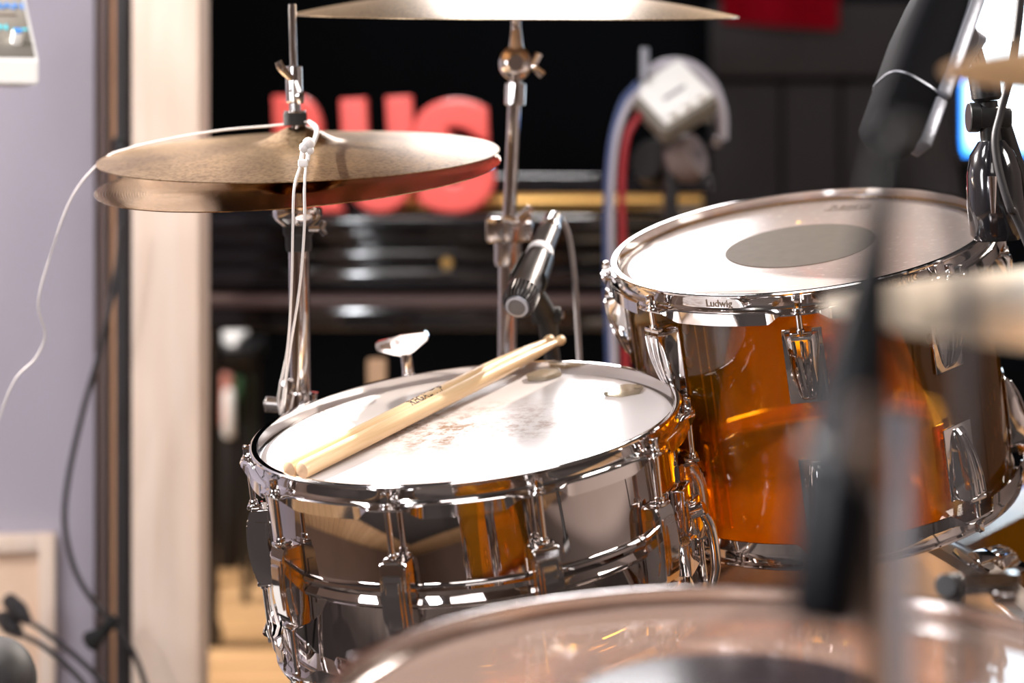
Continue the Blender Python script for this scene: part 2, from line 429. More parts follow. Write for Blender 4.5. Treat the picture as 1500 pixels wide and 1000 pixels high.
def keystone_lug_bm(flip=1):
    """short lug: broad at the hoop end, narrow at the far end, with converging ridges"""
    bm = bm_new()
    st = [(.030, .0150, .0165), (.027, .0152, .0185), (.010, .0135, .0165), (-.012, .0110, .0120), (-.027, .0085, .0065), (-.031, .0070, .003)]
    rings = []
    for z, w, d in st:
        rings.append([bm.verts.new(V(x, y, flip * z)) for x, y in ((0, -w), (d * .72, -w * .86), (d, -w * .55), (d * 1.03, 0), (d, w * .55), (d * .72, w * .86), (0, w))])
    for A, B in zip(rings, rings[1:]):
        for j in range(len(A) - 1): bm.faces.new((A[j], A[j+1], B[j+1], B[j]))
        bm.faces.new((A[-1], A[0], B[0], B[-1]))
    bm.faces.new(rings[0]); bm.faces.new(rings[-1][::-1])
    for k in (-1, 0, 1):
        tube([V(.0185, k * .0070, flip * .026), V(.0175, k * .0062, flip * .008), V(.0128, k * .0045, flip * -.012), V(.0070, k * .003, flip * -.026)], [.0017, .0015, .0012, .0008], 8, bm)
    box(V(.0095, 0, flip * .0315), (.017, .019, .004), .001, bm)
    box(V(.001, 0, -flip * .001), (.002, .034, .066), .0008, bm)
    return bm

def make_drum(name, label, cat, mw, R, shellR, depth, shellmat, headmat, botmat, angles, lug, group=None, dotmat=None, dotR=0, bead=False, rodr=None, thick=.006, ndouble=True, hoopmat='chrome'):
    t = thing(name, label, cat, mw, group)
    hm = M[hoopmat]
    zb = -depth
    ears = angles
    obj('hoop', hoop_bm(R, ears), hm, t)
    obj('hoop', hoop_bm(R, ears, zb, -1), hm, t)
    if bead:
        zc = -depth / 2
        prof = [(shellR, -.012), (shellR, zc + .011), (shellR + .0012, zc + .009), (shellR + .0034, zc + .0075), (shellR + .0040, zc + .0052), (shellR + .0026, zc + .0026), (shellR + .0014, zc),
                (shellR + .0026, zc - .0026), (shellR + .0040, zc - .0052), (shellR + .0034, zc - .0075), (shellR + .0012, zc - .009), (shellR, zc - .011), (shellR, zb + .012),
                (shellR - .001, zb + .012), (shellR - .001, -.012)]
    else:
        prof = [(shellR - .0025, -.010), (shellR, -.013), (shellR, zb + .013), (shellR - .0025, zb + .010), (shellR - thick, zb + .015), (shellR - thick, -.015)]
    shell = obj('shell', lathe(prof, 160, closed=True), shellmat, t)
    rh = R - .0068
    obj('batter_head', lathe([(0, -.0086), (rh * .5, -.0086), (rh - .010, -.0086), (rh - .006, -.0092), (rh - .002, -.0118), (rh, -.0132)], 160), headmat, t)
    obj('bottom_head', lathe([(0, zb + .0086), (rh - .010, zb + .0086), (rh - .002, zb + .0118), (rh, zb + .0132)], 160), botmat, t)
    obj('flesh_hoop', lathe([(rh - .0008, -.0118), (rh + .0004, -.0125), (rh + .0004, -.018), (rh - .0034, -.018), (rh - .0034, -.0135)], 128, closed=True), M['steel'], t)
    if dotmat:
        obj('center_dot', lathe([(0, -.0080), (dotR, -.0080), (dotR + .0003, -.0084), (0, -.0084)], 96), dotmat, t)
    rr = rodr or R + .0062
    off = rr - shellR
    protos = {}
    for k, a in enumerate(angles):
        m = Matrix.Rotation(a, 4, 'Z')
        if lug == 'box':
            zc = -depth / 2
            if not protos:
                l = obj('lug', box_lug_bm(), M['chrome'], t); protos['l'] = l
                obj('tension_rod', rod_bm(off, .034, -zc - .0165), M['chrome'], l)
                obj('tension_rod', rod_bm(off, -.034, zc + .0165, -1), M['chrome'], l)
                l.matrix_basis = m @ Matrix.Translation(V(shellR, 0, zc))
            else: dup(protos['l'], t, mw=m @ Matrix.Translation(V(shellR, 0, zc)))
        else:
            for s, zc in ((1, -.066), (-1, zb + .066)):
                if s not in protos:
                    l = obj('lug', keystone_lug_bm(s), M['chrome'], t); protos[s] = l
                    obj('tension_rod', rod_bm(off, s * .030, s * (.066 - .0165), s), M['chrome'], l)
                    b = bm_new()
                    for zz in (.014, -.014):
                        cyl(V(-thick - .0035, 0, zz), V(-thick, 0, zz), .0055, 18, b); cyl(V(-thick - .005, 0, zz), V(-thick - .0035, 0, zz), .003, 8, b)
                    obj('mounting_screws', b, M['hinge'], l)
                    l.matrix_basis = m @ Matrix.Translation(V(shellR, 0, zc))
                else: dup(protos[s], t, mw=m @ Matrix.Translation(V(shellR, 0, zc)))
    return t

def wrap_text(s, size, R, ang, z, mat, parent, name, ext=.0002, tilt=0):
    bm = text_bm(s, size, ext, size * .01)
    bmesh.ops.triangulate(bm, faces=bm.faces[:])
    for v in bm.verts:
        a = ang + v.co.x / R; r = R + .0001 + v.co.z
        v.co = V(r * math.cos(a), r * math.sin(a), z + v.co.y)
    return obj(name, bm, mat, parent)

# --- snare drum
SC, SN = V(-.040, 1.7118, H - .2409), V(-.1105, -.127, .9857)
SM = frame(SC, SN)
sn_ang = [math.radians(36 * k) for k in range(10)]
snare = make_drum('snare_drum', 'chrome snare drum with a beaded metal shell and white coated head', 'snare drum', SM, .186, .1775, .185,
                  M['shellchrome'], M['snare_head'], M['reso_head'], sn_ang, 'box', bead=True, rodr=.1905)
# strainer (throw-off) between the right-hand lugs
sa = math.radians(342)
b = bm_new(); Rm = place_at(sa, .1775, -.10)
box(V(.006, 0, 0), (.012, .030, .075), .002, b, Rm); box(V(.015, 0, .012), (.010, .020, .030), .002, b, Rm)
cyl(Rm @ V(.010, -.018, -.004), Rm @ V(.010, .018, -.004), .005, 20, b)
obj('strainer', b, M['chrome'], snare)
b = bm_new()
tube([Rm @ V(.022, -.006, .020), Rm @ V(.030, -.006, .002), Rm @ V(.031, -.006, -.030), Rm @ V(.024, -.006, -.055)], [.004, .0045, .004, .003], 10, b)
cyl(Rm @ V(.016, -.012, .018), Rm @ V(.028, -.012, .022), .006, 18, b)
obj('strainer_lever', b, M['chrome'], snare)
b = bm_new()
for k in range(-6, 7):
    tube([V(-.15, k * .003, -.1785), V(.15, k * .003, -.1785)], .0007, 6, b, smooth=False)
obj('snare_wires', b, M['steel'], snare)
b = bm_new(); tube([V(-.15, 0, -.180), V(-.176, 0, -.185), V(-.186, 0, -.150), V(-.184, 0, -.12)], .0012, 8, b); obj('snare_cord', b, M['cord'], snare)

# --- gel pads stuck on the head
def gel(name, px, py, size, rot, label):
    o_, d_ = V(0, 0, H), (W(px, py, 1.8) - V(0, 0, H)).normalized()
    t = ((SC - SN.normalized() * .0084) - o_).dot(SN) / d_.dot(SN); p = o_ + d_ * t
    pts = [(size * math.cos(2*PI*k/6 + .2), size * .8 * math.sin(2*PI*k/6 + .2)) for k in range(6)]
    bm = extrude_poly(pts, .004, .0008)
    m = frame(p + SN.normalized() * .0022, SN) @ Matrix.Rotation(rot, 4, 'Z')
    return tag(obj(name, bm, M['gel'], mw=m), label, 'damper pad', 'gel dampers on the snare head')
gel('damper_pad', 914, 575, .019, .1, 'clear beige gel damper pad on the snare head nearest the right rim')
gel('damper_pad', 797, 552, .019, .5, 'clear beige gel damper pad on the snare head just behind the stick tips')

# --- rack tom
TC, TN = V(.2637, 1.8302, H - .0918), V(-.1533, -.1921, .9693)
TM = frame(TC, TN)
tm_ang = [math.radians(a) for a in range(-9, 351, 45)]
tom = make_drum('rack_tom', 'amber see-through rack tom with chrome hoops and a grey dot on its head', 'tom drum', TM, .175, .167, .250,
                M['ambr'], M['tom_head'], M['reso_head'], tm_ang, 'key', dotmat=M['dot'], dotR=.069, rodr=.1812)
b = bm_new()
for i, a0 in enumerate((226, 229.5)):
    a = math.radians(a0); p = [V(.1605 * math.cos(a), .1605 * math.sin(a), z) for z in (-.03, -.12, -.22)]
    tube(p, .0012, 6, b, smooth=False)
obj('shell_seam', b, M['ambr'], tom)
wrap_text('Ludwig', .0088, .1711, math.radians(238), -.0088, M['grit'], tom, 'hoop_stamp')
wrap_text('LUDWIG', .0098, .1711, math.radians(291), -.0088, M['grit'], tom, 'hoop_stamp')
bm = text_bm('REMO', .016, .0001, .0002)
extrude_poly([(-.024, -.011), (-.020, -.008), (0, -.0095), (.020, -.008), (.024, -.011), (0, -.0125)], .0002, 0, bm)
obj('head_print', bm, M['grit'], tom, mw=Matrix.Translation(V(.066, .112, -.0083)) @ Matrix.Rotation(-.45, 4, 'Z'))

# --- floor tom in front
FC, FN = V(.1134, 1.0389, H - .2824), V(-.0314, -.004, .9995)
FM = frame(FC, FN)
ft_ang = [math.radians(22 + 45 * k) for k in range(8)]
ftom = make_drum('floor_tom', 'large amber floor tom in the foreground with a clear black-dot head', 'floor tom', FM, .212, .203, .42,
                 M['ambr'], M['clear_head'], M['reso_head'], ft_ang, 'key', dotmat=M['black_dot'], dotR=.080, rodr=.2186, hoopmat='oldchrome')
for a in (75, 195, 315):
    a = math.radians(a); p = place_at(a, .2135, -.20)
    l = obj('leg', tube([p @ V(.008, 0, .10), p @ V(.008, 0, -.30), p @ V(.035, 0, -.36), p @ V(.035, 0, -.432)], .0048, 12), M['chrome'], ftom)
    obj('rubber_foot', cyl(p @ V(.035, 0, -.446), p @ V(.035, 0, -.415), .012, 20), M['rubber'], l)
    bb = box(V(.002, 0, 0), (.024, .032, .060), .003, None, p); cyl(p @ V(.010, 0, .0), p @ V(.032, 0, .0), .005, 12, bb); box(V(.034, 0, 0), (.004, .026, .012), .0015, bb, p)
    obj('leg_bracket', bb, M['chrome'], ftom)

# --- bass drum under the tom
BA = math.radians(38)
BCt = V(.318, 1.885, .283)
BM = Matrix((V(math.cos(BA), -math.sin(BA), 0), V(0, 0, 1), V(-math.sin(BA), -math.cos(BA), 0))).transposed().to_4x4(); BM.translation = BCt
bass = thing('bass_drum', 'amber see-through bass drum lying under the rack tom with a grey wooden hoop', 'bass drum', BM)
obj('shell', lathe([(.2790, -.012), (.2790, -.390), (.2725, -.390), (.2725, -.012)], 160, closed=True), M['ambr'], bass)
for z in (0, -.402):
    obj('hoop', lathe([(.2835, z + .018), (.2925, z + .018), (.2945, z + .015), (.2945, z - .015), (.2925, z - .018), (.2835, z - .018)], 160, closed=True), M['hoopwood'], bass)
obj('batter_head', lathe([(0, .001), (.270, .001), (.278, -.004), (.2825, -.008)], 128), M['bass_head'], bass)
obj('front_head', lathe([(0, -.404), (.270, -.404), (.2825, -.396)], 128), M['reso_head'], bass)
first = None
for k in range(10):
    a = math.radians(18 + 36 * k + 9)
    for zz, s in ((-.060, 1), (-.342, -1)):
        if (s not in (first or {})):
            first = first or {}
            l = obj('lug', keystone_lug_bm(s), M['chrome'], bass); first[s] = l
            bb = cyl(V(.019, 0, s * .028), V(.019, 0, s * .082), .003, 12); box(V(.019, 0, s * .060), (.009, .016, .036), .002, bb)
            tube([V(.019, -.018, s * .080), V(.019, 0, s * .083), V(.019, .018, s * .080)], .0035, 8, bb)
            obj('tension_rod', bb, M['chrome'], l)
            l.matrix_basis = place_at(a, .279, zz)
        else: dup(first[s], bass, mw=place_at(a, .279, zz))
for s in (-1, 1):
    a = math.radians(-90 + s * 52); p = place_at(a, .281, -.33)
    q = BM.inverted()
    foot = BM @ (p @ V(.05, 0, 0)); foot = V(foot.x + s * .06, foot.y + .07, .012)
    obj('spur', tube([p @ V(.0, 0, 0), p @ V(.02, 0, -.01), q @ foot], .006, 10, smooth=False), M['chrome'], bass)

# --- tom holder from the bass shell up to the tom
hold = thing('tom_holder', 'chrome tom holder post between bass drum and rack tom', 'tom mount', V(.455, 2.07, .57))
o = Matrix.Translation(-V(.455, 2.07, .57))
tb = TM @ (place_at(math.radians(62), .172, -.12) @ V(.012, 0, 0))
obj('post', tube([o @ V(.455, 2.07, .555), o @ V(.455, 2.07, .72)], .0095, 20, smooth=False), M['chrome'], hold)
obj('base_plate', box(V(0, 0, -.008), (.06, .07, .012), .004), M['chrome'], hold)
obj('arm', tube([o @ V(.455, 2.07, .70), o @ V(.47, 2.06, .74), o @ tb], .008, 14), M['chrome'], hold)

# --- cymbals
def cymbal_bm(R, bow, bellR, bellH, thick=.0011, seg=160):
    top = [(0.006, bow + bellH)]
    for k in range(1, 9):
        t = k / 8; top.append((bellR * t, bow * (1 - (bellR * t / R) ** 2) + bellH * (math.cos(t * PI) * .5 + .5)))
    for k in range(1, 25):
        r = bellR + (R - bellR) * k / 24; top.append((r, bow * (1 - (r / R) ** 2.0)))
    bot = [(r, z - thick) for r, z in top[::-1]]; bot[0] = (R, -thick * .8)
    return lathe(top + bot, seg, closed=True)

KH = 1.07
HC, HN = V(-.1889 * KH, 1.7726 * KH, H - .0157 * KH), V(-.0252, -.1161, .9929)
HBC, HBN = V(-.1874 * KH, 1.7560 * KH, H - .0338 * KH), V(-.0700, -.136, .9871)
uh = obj('hi_hat_cymbal', cymbal_bm(.1905, .012, .047, .016), M['brass'], mw=frame(HC, HN))
uh.data.materials.append(M['brass3'])
for f in uh.data.polygons:
    if f.normal.z < 0: f.material_index = 1
tag(uh,
    'upper hi-hat cymbal, matte bronze with a black felt on its bell', 'cymbal', 'hi-hat pair on the left')
tag(obj('hi_hat_cymbal', cymbal_bm(.1905, .012, .047, .016), M['brass3'], mw=frame(HBC, HBN) @ Matrix.Rotation(PI, 4, 'X')),
    'lower hi-hat cymbal, upside down just beneath the upper one', 'cymbal', 'hi-hat pair on the left')
tag(obj('crash_cymbal', cymbal_bm(.229, .026, .055, .016), M['brass2'], mw=frame(V(.0038, 2.058, H + .1257), V(.0068, -.0791, .9968))),
    'crash cymbal cut by the top edge, high over the middle of the drum kit', 'cymbal')
tag(obj('ride_cymbal', cymbal_bm(.254, .024, .06, .018), M['brass4'], mw=frame(V(.405, .95, H - .083), V(0, 0, 1))),
    'out-of-focus ride cymbal entering from the right edge in front of the rack tom', 'cymbal')
tag(obj('splash_cymbal', cymbal_bm(.200, .016, .05, .014), M['brass2'], mw=frame(V(.402, .92, H + .036), V(-.01, .055, 1))),
    'blurred brownish cymbal at the upper right corner across the bright screen', 'cymbal')

# --- hi-hat stand
def axis_pts(c, n, ts): n = Vector(n).normalized(); return [c + n * t for t in ts]
hs = thing('hi_hat_stand', 'chrome hi-hat stand left of the snare drum, its rod rising through both cymbals', 'cymbal stand', V(-.200, 1.90, 0))
o = Matrix.Translation(-V(-.200, 1.90, 0))
rod_top, rod_mid = W(428, 6, 1.757 * KH), W(437, 345, 1.768 * KH)
tube_low = W(441, 600, 1.775 * KH); tube_low2 = V(tube_low.x + .006, tube_low.y + .004, .10)
obj('pull_rod', tube([o @ rod_top, o @ rod_mid], .0036, 16, smooth=False), M['chrome'], hs)
obj('upper_tube', tube([o @ W(438, 350, 1.768 * KH), o @ tube_low], .0100, 28, smooth=False), M['chrome'], hs)
obj('lower_tube', tube([o @ tube_low, o @ tube_low2], .0135, 28, smooth=False), M['chrome'], hs)
ax = (rod_top - rod_mid).normalized()
def along(py0, py1, fx=lambda y: 428 + (y - 6) * .0265, Y=1.764):
    return o @ W(fx(py0), py0, Y * KH), o @ W(fx(py1), py1, Y * KH)
# clutch with wing screw above the bell
p0, p1 = along(150, 97, Y=1.758)
cb = cyl(p0, p1, .0082, 24)
c2 = tube([p0.lerp(p1, .65) + V(-.002, -.008, 0), p0.lerp(p1, .8) + V(-.010, -.014, .004), p0.lerp(p1, 1.0) + V(-.013, -.015, .004)], [.003, .0042, .0035], 8)
c3 = tube([p0.lerp(p1, .55) + V(.002, -.008, 0), p0.lerp(p1, .25) + V(.006, -.013, -.002), p0.lerp(p1, .05) + V(.007, -.013, -.003)], [.003, .0042, .003], 8)
obj('clutch', cb, M['oldchrome'], hs); obj('wing_screw', c2, M['oldchrome'], hs); obj('wing_screw', c3, M['oldchrome'], hs)
p0, p1 = along(170, 150, Y=1.760); obj('clutch_sleeve', cyl(p0, p1, .0055, 20), M['steel'], hs)
p0, p1 = along(184, 165, Y=1.7635); cb = cyl(p0, p1, .0112, 32); obj('felt_washer', cb, M['felt'], hs)
p0, p1 = along(165.5, 162, Y=1.7625); obj('metal_washer', cyl(p0, p1, .0105, 32), M['oldchrome'], hs)
# cup under the lower cymbal
p0, p1 = along(331, 305, Y=1.768)
obj('cymbal_seat', lathe([(0, 0), (.014, 0), (.021, .006), (.0235, .010), (.0235, .0158), (.021, .018), (0, .018)], 48, None, axis_mat(p0, p1 - p0)), M['chrome'], hs)
p0, p1 = along(368, 330, Y=1.768)
cb = lathe([(0, 0), (.0115, 0), (.0125, .004), (.0125, .014), (.0145, .0165), (.0145, .024), (0, .024)], 40, None, axis_mat(p0, p1 - p0))
obj('tube_collar', cb, M['rubber'], hs)
p = o @ W(470, 335, 1.755 * KH); cb = cyl(p + V(-.012, 0, 0), p + V(.004, 0, 0), .003, 12); 
for q in ((.003, 0, .007), (.004, 0, -.006)): tube([p, p + V(*q)], [.0035, .0028], 8, cb, smooth=False)
obj('tilt_screw', cb, M['steel'], hs)
# memory clamp with a knob to the left
p = o @ W(441, 590, 1.775 * KH)
cb = lathe([(.0100, 0), (.0165, .001), (.0165, .022), (.0100, .023)], 32, None, Matrix.Translation(p + V(0, 0, -.012)), closed=True)
box(p + V(-.014, -.006, .006), (.012, .012, .036), .003, cb); obj('height_clamp', cb, M['chrome'], hs)
cb = cyl(p + V(-.020, -.008, -.001), p + V(-.033, -.008, .000), .0075, 24); cyl(p + V(-.033, -.008, 0), p + V(-.0345, -.008, 0), .0035, 14, cb)
obj('clamp_knob', cb, M['steel'], hs)
for k in range(3):
    a = math.radians(35 + 120 * k); d = V(math.cos(a), math.sin(a), 0)
    l = obj('leg', tube([o @ tube_low2 + V(0, 0, .20) + d * .016, V(0, 0, .012) + d * .28], .007, 10, smooth=False), M['chrome'], hs)
    obj('rubber_foot', cyl(V(0, 0, .0) + d * .275, V(0, 0, .026) + d * .275, .012, 14), M['rubber'], l)
obj('pedal', box(V(.02, -.13, .035), (.09, .24, .008), .003, None, Matrix.Rotation(.12, 4, 'X')), M['steel'], hs)

# --- crash stand
cs = thing('crash_stand', 'slender chrome cymbal stand rising behind the snare to the crash cymbal', 'cymbal stand', V(-.010, 2.07, 0))
o = Matrix.Translation(-V(-.010, 2.07, 0))
obj('cymbal_rod', cyl(o @ W(757, 66, 2.06), o @ W(757, -16, 2.058), .0035, 14), M['chrome'], cs)
cb = lathe([(0, 0), (.0085, 0), (.0055, .022), (.0050, .032), (.0062, .034), (.0062, .038), (0, .038)], 28, None, axis_mat(o @ W(756, 78, 2.06), V(0, 0, 1)))
obj('cymbal_sleeve', cb, M['oldchrome'], cs)
cb = bm_new()
bmesh.ops.create_uvsphere(cb, u_segments=28, v_segments=16, radius=.0175)
for v in cb.verts: v.co = V(v.co.x, v.co.y * .8, v.co.z * 1.05) + o @ W(755, 93, 2.06)
p = o @ W(755, 93, 2.06)
cyl(p + V(0, -.012, 0), p + V(0, -.020, 0), .009, 24, cb)
obj('tilter', cb, M['oldchrome'], cs)
cb = cyl(p + V(.012, 0, -.002), p + V(.022, -.002, -.004), .0032, 12)
for q in ((.024, 0, .010), (.028, 0, -.012)): tube([p + V(.018, -.002, -.003), p + V(*q)], [.0035, .0042], 8, cb, smooth=False)
obj('wing_nut', cb, M['chrome'], cs)
obj('joint', cyl(o @ W(755, 122, 2.06), o @ W(754, 154, 2.06), .0108, 24), M['chrome'], cs)
obj('upper_tube', tube([o @ W(755, 118, 2.06), o @ W(745, 345, 2.066)], .0068, 20, smooth=False), M['chrome'], cs)
p = o @ W(744, 350, 2.066)
cb = lathe([(0, -.028), (.013, -.028), (.0145, -.022), (.0145, -.004), (.019, -.001), (.0205, .006), (.0205, .020), (.017, .024), (0, .024)], 36, None, Matrix.Translation(p))
box(p + V(-.012, -.012, .010), (.022, .018, .026), .004, cb); box(p + V(.018, -.004, .008), (.016, .014, .020), .003, cb)
obj('height_clamp', cb, M['oldchrome'], cs)
cb = cyl(p + V(.010, -.020, .020), p + V(.024, -.022, .034), .004, 14); tube([p + V(-.004, -.022, .022), p + V(.010, -.024, .019), p + V(.022, -.022, .026)], .0042, 10, cb)
obj('wing_nut', cb, M['chrome'], cs)
obj('lower_tube', tube([p + V(0, 0, -.02), V(.002, 0, .14)], .0098, 24, smooth=False), M['chrome'], cs)
for k in range(3):
    a = math.radians(80 + 120 * k); d = V(math.cos(a), math.sin(a), 0)
    l = obj('leg', tube([V(0, 0, .32) + d * .012, V(0, 0, .012) + d * .25], .007, 10, smooth=False), M['chrome'], cs)
    obj('rubber_foot', cyl(d * .245, d * .245 + V(0, 0, .026), .012, 14), M['rubber'], l)

# --- stand for the two near cymbals at the right
rs = thing('cymbal_stand', 'chrome stand beside the floor tom holding the two near cymbals', 'cymbal stand', V(.405, .95, 0))
obj('pole', tube([V(0, 0, .14), V(0, 0, H + .08)], .0068, 18, smooth=False), M['chrome'], rs)
for z in (H - .065, H + .041):
    obj('felt_washer', cyl(V(0, 0, z + .027), V(0, 0, z + .037), .014, 24), M['felt'], rs)
    obj('cymbal_seat', cyl(V(0, 0, z - .012), V(0, 0, z + .010), .012, 24), M['felt'], rs)
for k in range(3):
    a = math.radians(-20 + 120 * k); d = V(math.cos(a), math.sin(a), 0) if k != 1 else V(.35, .93, 0)
    l = obj('leg', tube([V(0, 0, .30) + d * .008, V(0, 0, .012) + d * .2], .006, 10, smooth=False), M['chrome'], rs)
    obj('rubber_foot', cyl(d * .195, d * .195 + V(0, 0, .024), .01, 14), M['rubber'], l)

# --- snare stand
sb = SM @ V(0, 0, -.235)
ss = thing('snare_stand', 'chrome basket stand carrying the snare drum', 'snare stand', V(sb.x, sb.y, 0))
o = Matrix.Translation(-V(sb.x, sb.y, 0))
obj('pole', tube([o @ sb, V(0, 0, .12)], .0105, 20, smooth=False), M['chrome'], ss)
for a in (165, 285, 45):
    a = math.radians(a)
    e = SM @ V(.199 * math.cos(a), .199 * math.sin(a), -.192); e2 = SM @ V(.2015 * math.cos(a), .2015 * math.sin(a), -.168); m_ = SM @ V(.10 * math.cos(a), .10 * math.sin(a), -.222)
    l = obj('basket_arm', tube([o @ sb, o @ m_, o @ e], .0055, 10), M['chrome'], ss)
    obj('rubber_grip', cyl(o @ e, o @ e2, .0058, 14), M['rubber'], l)
for k in range(3):
    a = math.radians(20 + 120 * k); d = V(math.cos(a), math.sin(a), 0)
    l = obj('leg', tube([V(0, 0, .26) + d * .012, V(0, 0, .012) + d * .22], .007, 10, smooth=False), M['chrome'], ss)
    obj('rubber_foot', cyl(d * .215, d * .215 + V(0, 0, .026), .012, 14), M['rubber'], l)

# ------------------------------------------------------------------ drumsticks
def ray_plane(px, py, c, n):
    o_ = V(0, 0, H); d_ = (W(px, py, 1) - o_).normalized(); return o_ + d_ * ((c - o_).dot(n) / d_.dot(n))
NN = SN.normalized()
def stick(butt, over, label, mark=None, length=.392, r=.0072):
    A = ray_plane(*butt, SC - NN * .0084 + NN * r, NN)
    B = ray_plane(*over, SC + NN * (r * .85), NN)
    d = (B - A).normalized()
    prof = [(0, 0), (r * .62, .0004), (r * .88, .0018), (r, .005), (r, .28), (r * .93, .31), (r * .78, .345), (r * .55, .375), (r * .42, .388), (r * .36, .3925),
            (r * .40, .394), (r * .58, .3965), (r * .66, .400), (r * .60, .4035), (r * .35, .4055), (0, .406)]
    prof = [(a_, z_ * length / .406) for a_, z_ in prof]
    t = thing('drumstick', label, 'drumstick', axis_mat(A, d), 'pair of drumsticks on the snare')
    bm = lathe(prof[2:], 28); 
    obj('shaft', bm, M['hickory'], t)
    obj('butt_end', lathe(prof[:3] , 28), M['tan'], t)
    if mark:
        s0 = mark[1]
        tb = text_bm(mark[0], .0105, .0001, .00015)
        bmesh.ops.triangulate(tb, faces=tb.faces[:])
        inv = t.matrix_basis.inverted()
        vd = (inv.to_3x3() @ (V(0, 0, H) - (A + d * s0))).normalized(); up = inv.to_3x3() @ NN
        mid = (vd * .9 + up * .9); a0 = math.atan2(mid.y, mid.x)
        # reading left to right as seen by the viewer
        sgn = 1 if -math.sin(a0) * up.x + math.cos(a0) * up.y > 0 else -1
        for v in tb.verts:
            a = a0 + sgn * v.co.y / r * 1.0; rr = r + .00012 + v.co.z
            v.co = V(rr * math.cos(a), rr * math.sin(a), s0 + v.co.x)
        obj('stamp', tb, M['ink'], t)
    return t
stick((440, 690), (752, 533), 'front drumstick of the pair, its unmarked butt nearest the front rim of the snare')
stick((421, 688), (733, 533), 'rear drumstick of the pair, with black lettering printed on its shaft', ('REGAL TIP', .185))

# --- drum key on the back tension rod
ka = math.radians(108)
km = SM @ Matrix.Translation(V(.1905 * math.cos(ka), .1905 * math.sin(ka), .0))
key = thing('drum_key', 'chrome winged drum key standing on a back tension rod of the snare', 'drum key', km)
cb = lathe([(.0035, -.0075), (.0062, -.0075), (.0066, -.004), (.0058, .002), (.0055, .016), (.0050, .018), (.0035, .018)], 24)
obj('socket', cb, M['chrome'], key)
wm = Matrix.Rotation(math.radians(-14), 4, 'Z') @ Matrix.Translation(V(-.002, 0, .028)) @ Matrix.Rotation(math.radians(-6), 4, 'Y') @ Matrix.Rotation(PI/2, 4, 'X')
cb = extrude_poly([(-.027, .004), (-.025, .0065), (0, .0095), (.0255, .0095), (.0268, .0055), (.0265, .0005), (.010, -.0085), (.0045, -.0115), (-.0045, -.0115), (-.010, -.0075), (-.025, -.0035), (-.027, -.001)], .0068, .0011, None, wm)
obj('wing', cb, M['chrome'], key)
cb = extrude_poly([(-.022, .0035), (-.0105, .0048), (-.0105, -.0030), (-.022, -.0008)], .0074, .0004, None, wm)
obj('wing_recess', cb, M['grit'], key)
cb = lathe([(0, -.0040), (.0026, -.0040), (.0026, .0040), (0, .0040)], 16, None, wm @ Matrix.Translation(V(-.004, .003, 0)))
obj('rivet', cb, M['steel'], key)

# ------------------------------------------------------------------ snare microphone
A, B = W(757, 450, 1.85), W(809, 328, 1.985)
L = (B - A).length; dv = (B - A).normalized()
mm = axis_mat(A, dv)
mic = thing('snare_microphone', 'dark grey instrument microphone with ribbed collar pointing over the snare drum', 'microphone', mm)
obj('body', lathe([(0, .026), (.0152, .026), (.0155, .032), (.0150, .052), (.0135, .072), (.0122, .090), (.0115, .118), (.0112, .140), (0, .140)], 40), M['mic_metal'], mic)
bm = lathe([(0, .002), (.0118, .002), (.0124, .005), (.0148, .010), (.0152, .024), (0, .024)], 48)
obj('collar_core', bm, M['black'], mic)
bm = bm_new()
for k in range(26):
    a = 2*PI*k/26; m_ = Matrix.Rotation(a, 4, 'Z')
    tube([m_ @ V(.0122, 0, .0025), m_ @ V(.0150, 0, .008), m_ @ V(.0157, 0, .014), m_ @ V(.0157, 0, .025)], .00105, 6, bm, n=3)
lathe([(.0150, .0240), (.0163, .0240), (.0163, .0275), (.0150, .0275)], 40, bm, closed=True)
obj('ribbed_collar', bm, M['mic_metal'], mic)
obj('capsule_grille', lathe([(0, -.0008), (.0078, -.0005), (.0084, .001), (.0084, .003), (0, .003)], 32), M['grille'], mic)
obj('capsule_ring', lathe([(.0082, -.0006), (.0108, -.0002), (.0116, .0026), (.0082, .0030)], 40, closed=True), M['grey'], mic)
obj('tape_band', lathe([(.0125, .092), (.0132, .093), (.0130, .102), (.0122, .103)], 40, closed=True), M['tape'], mic)
obj('connector', lathe([(0, .138), (.0100, .138), (.0108, .141), (.0108, .150), (.0095, .153), (.0095, .166), (.0065, .172), (0, .172)], 32), M['oldchrome'], mic)
# clip and stand
st = thing('microphone_stand', 'black microphone stand with clip behind the snare rim, holding the ribbed microphone', 'microphone stand', V(.045, 2.0, 0))
o = Matrix.Translation(-V(.045, 2.0, 0))
cb = bm_new(); seg = 18; rings = []
up_l = mm.to_3x3().inverted() @ V(0, 0, 1); a_dn = math.atan2(-up_l.y, -up_l.x)
for zz, r_ in ((.048, .0163), (.060, .0158), (.078, .0145), (.090, .0137)):
    ring = []
    for rr in (r_, r_ + .0024):
        for k in range(seg + 1):
            a = a_dn - 2.0 + 4.0 * k / seg; ring.append(cb.verts.new(o @ (mm @ V(rr * math.cos(a), rr * math.sin(a), zz))))
    rings.append(ring[:seg+1] + ring[seg+1:][::-1])
n = len(rings[0])
for R0, R1 in zip(rings, rings[1:]):
    for j in range(n): cb.faces.new((R0[j], R0[(j+1) % n], R1[(j+1) % n], R1[j]))
for R_, s in ((rings[0], 1), (rings[-1], -1)):
    for k in range(seg): cb.faces.new((R_[k], R_[k+1], R_[n-2-k], R_[n-1-k]))
obj('clip', cb, M['black'], st)
pj = W(800, 462, 1.95)
cb = tube([o @ (mm @ (V(math.cos(a_dn), math.sin(a_dn), 0) * .020 + V(0, 0, .062))), o @ pj, o @ W(805, 500, 1.975)], [.009, .0105, .009], 14)
cyl(o @ pj + V(-.014, 0, 0), o @ pj + V(.014, 0, 0), .0085, 20, cb)
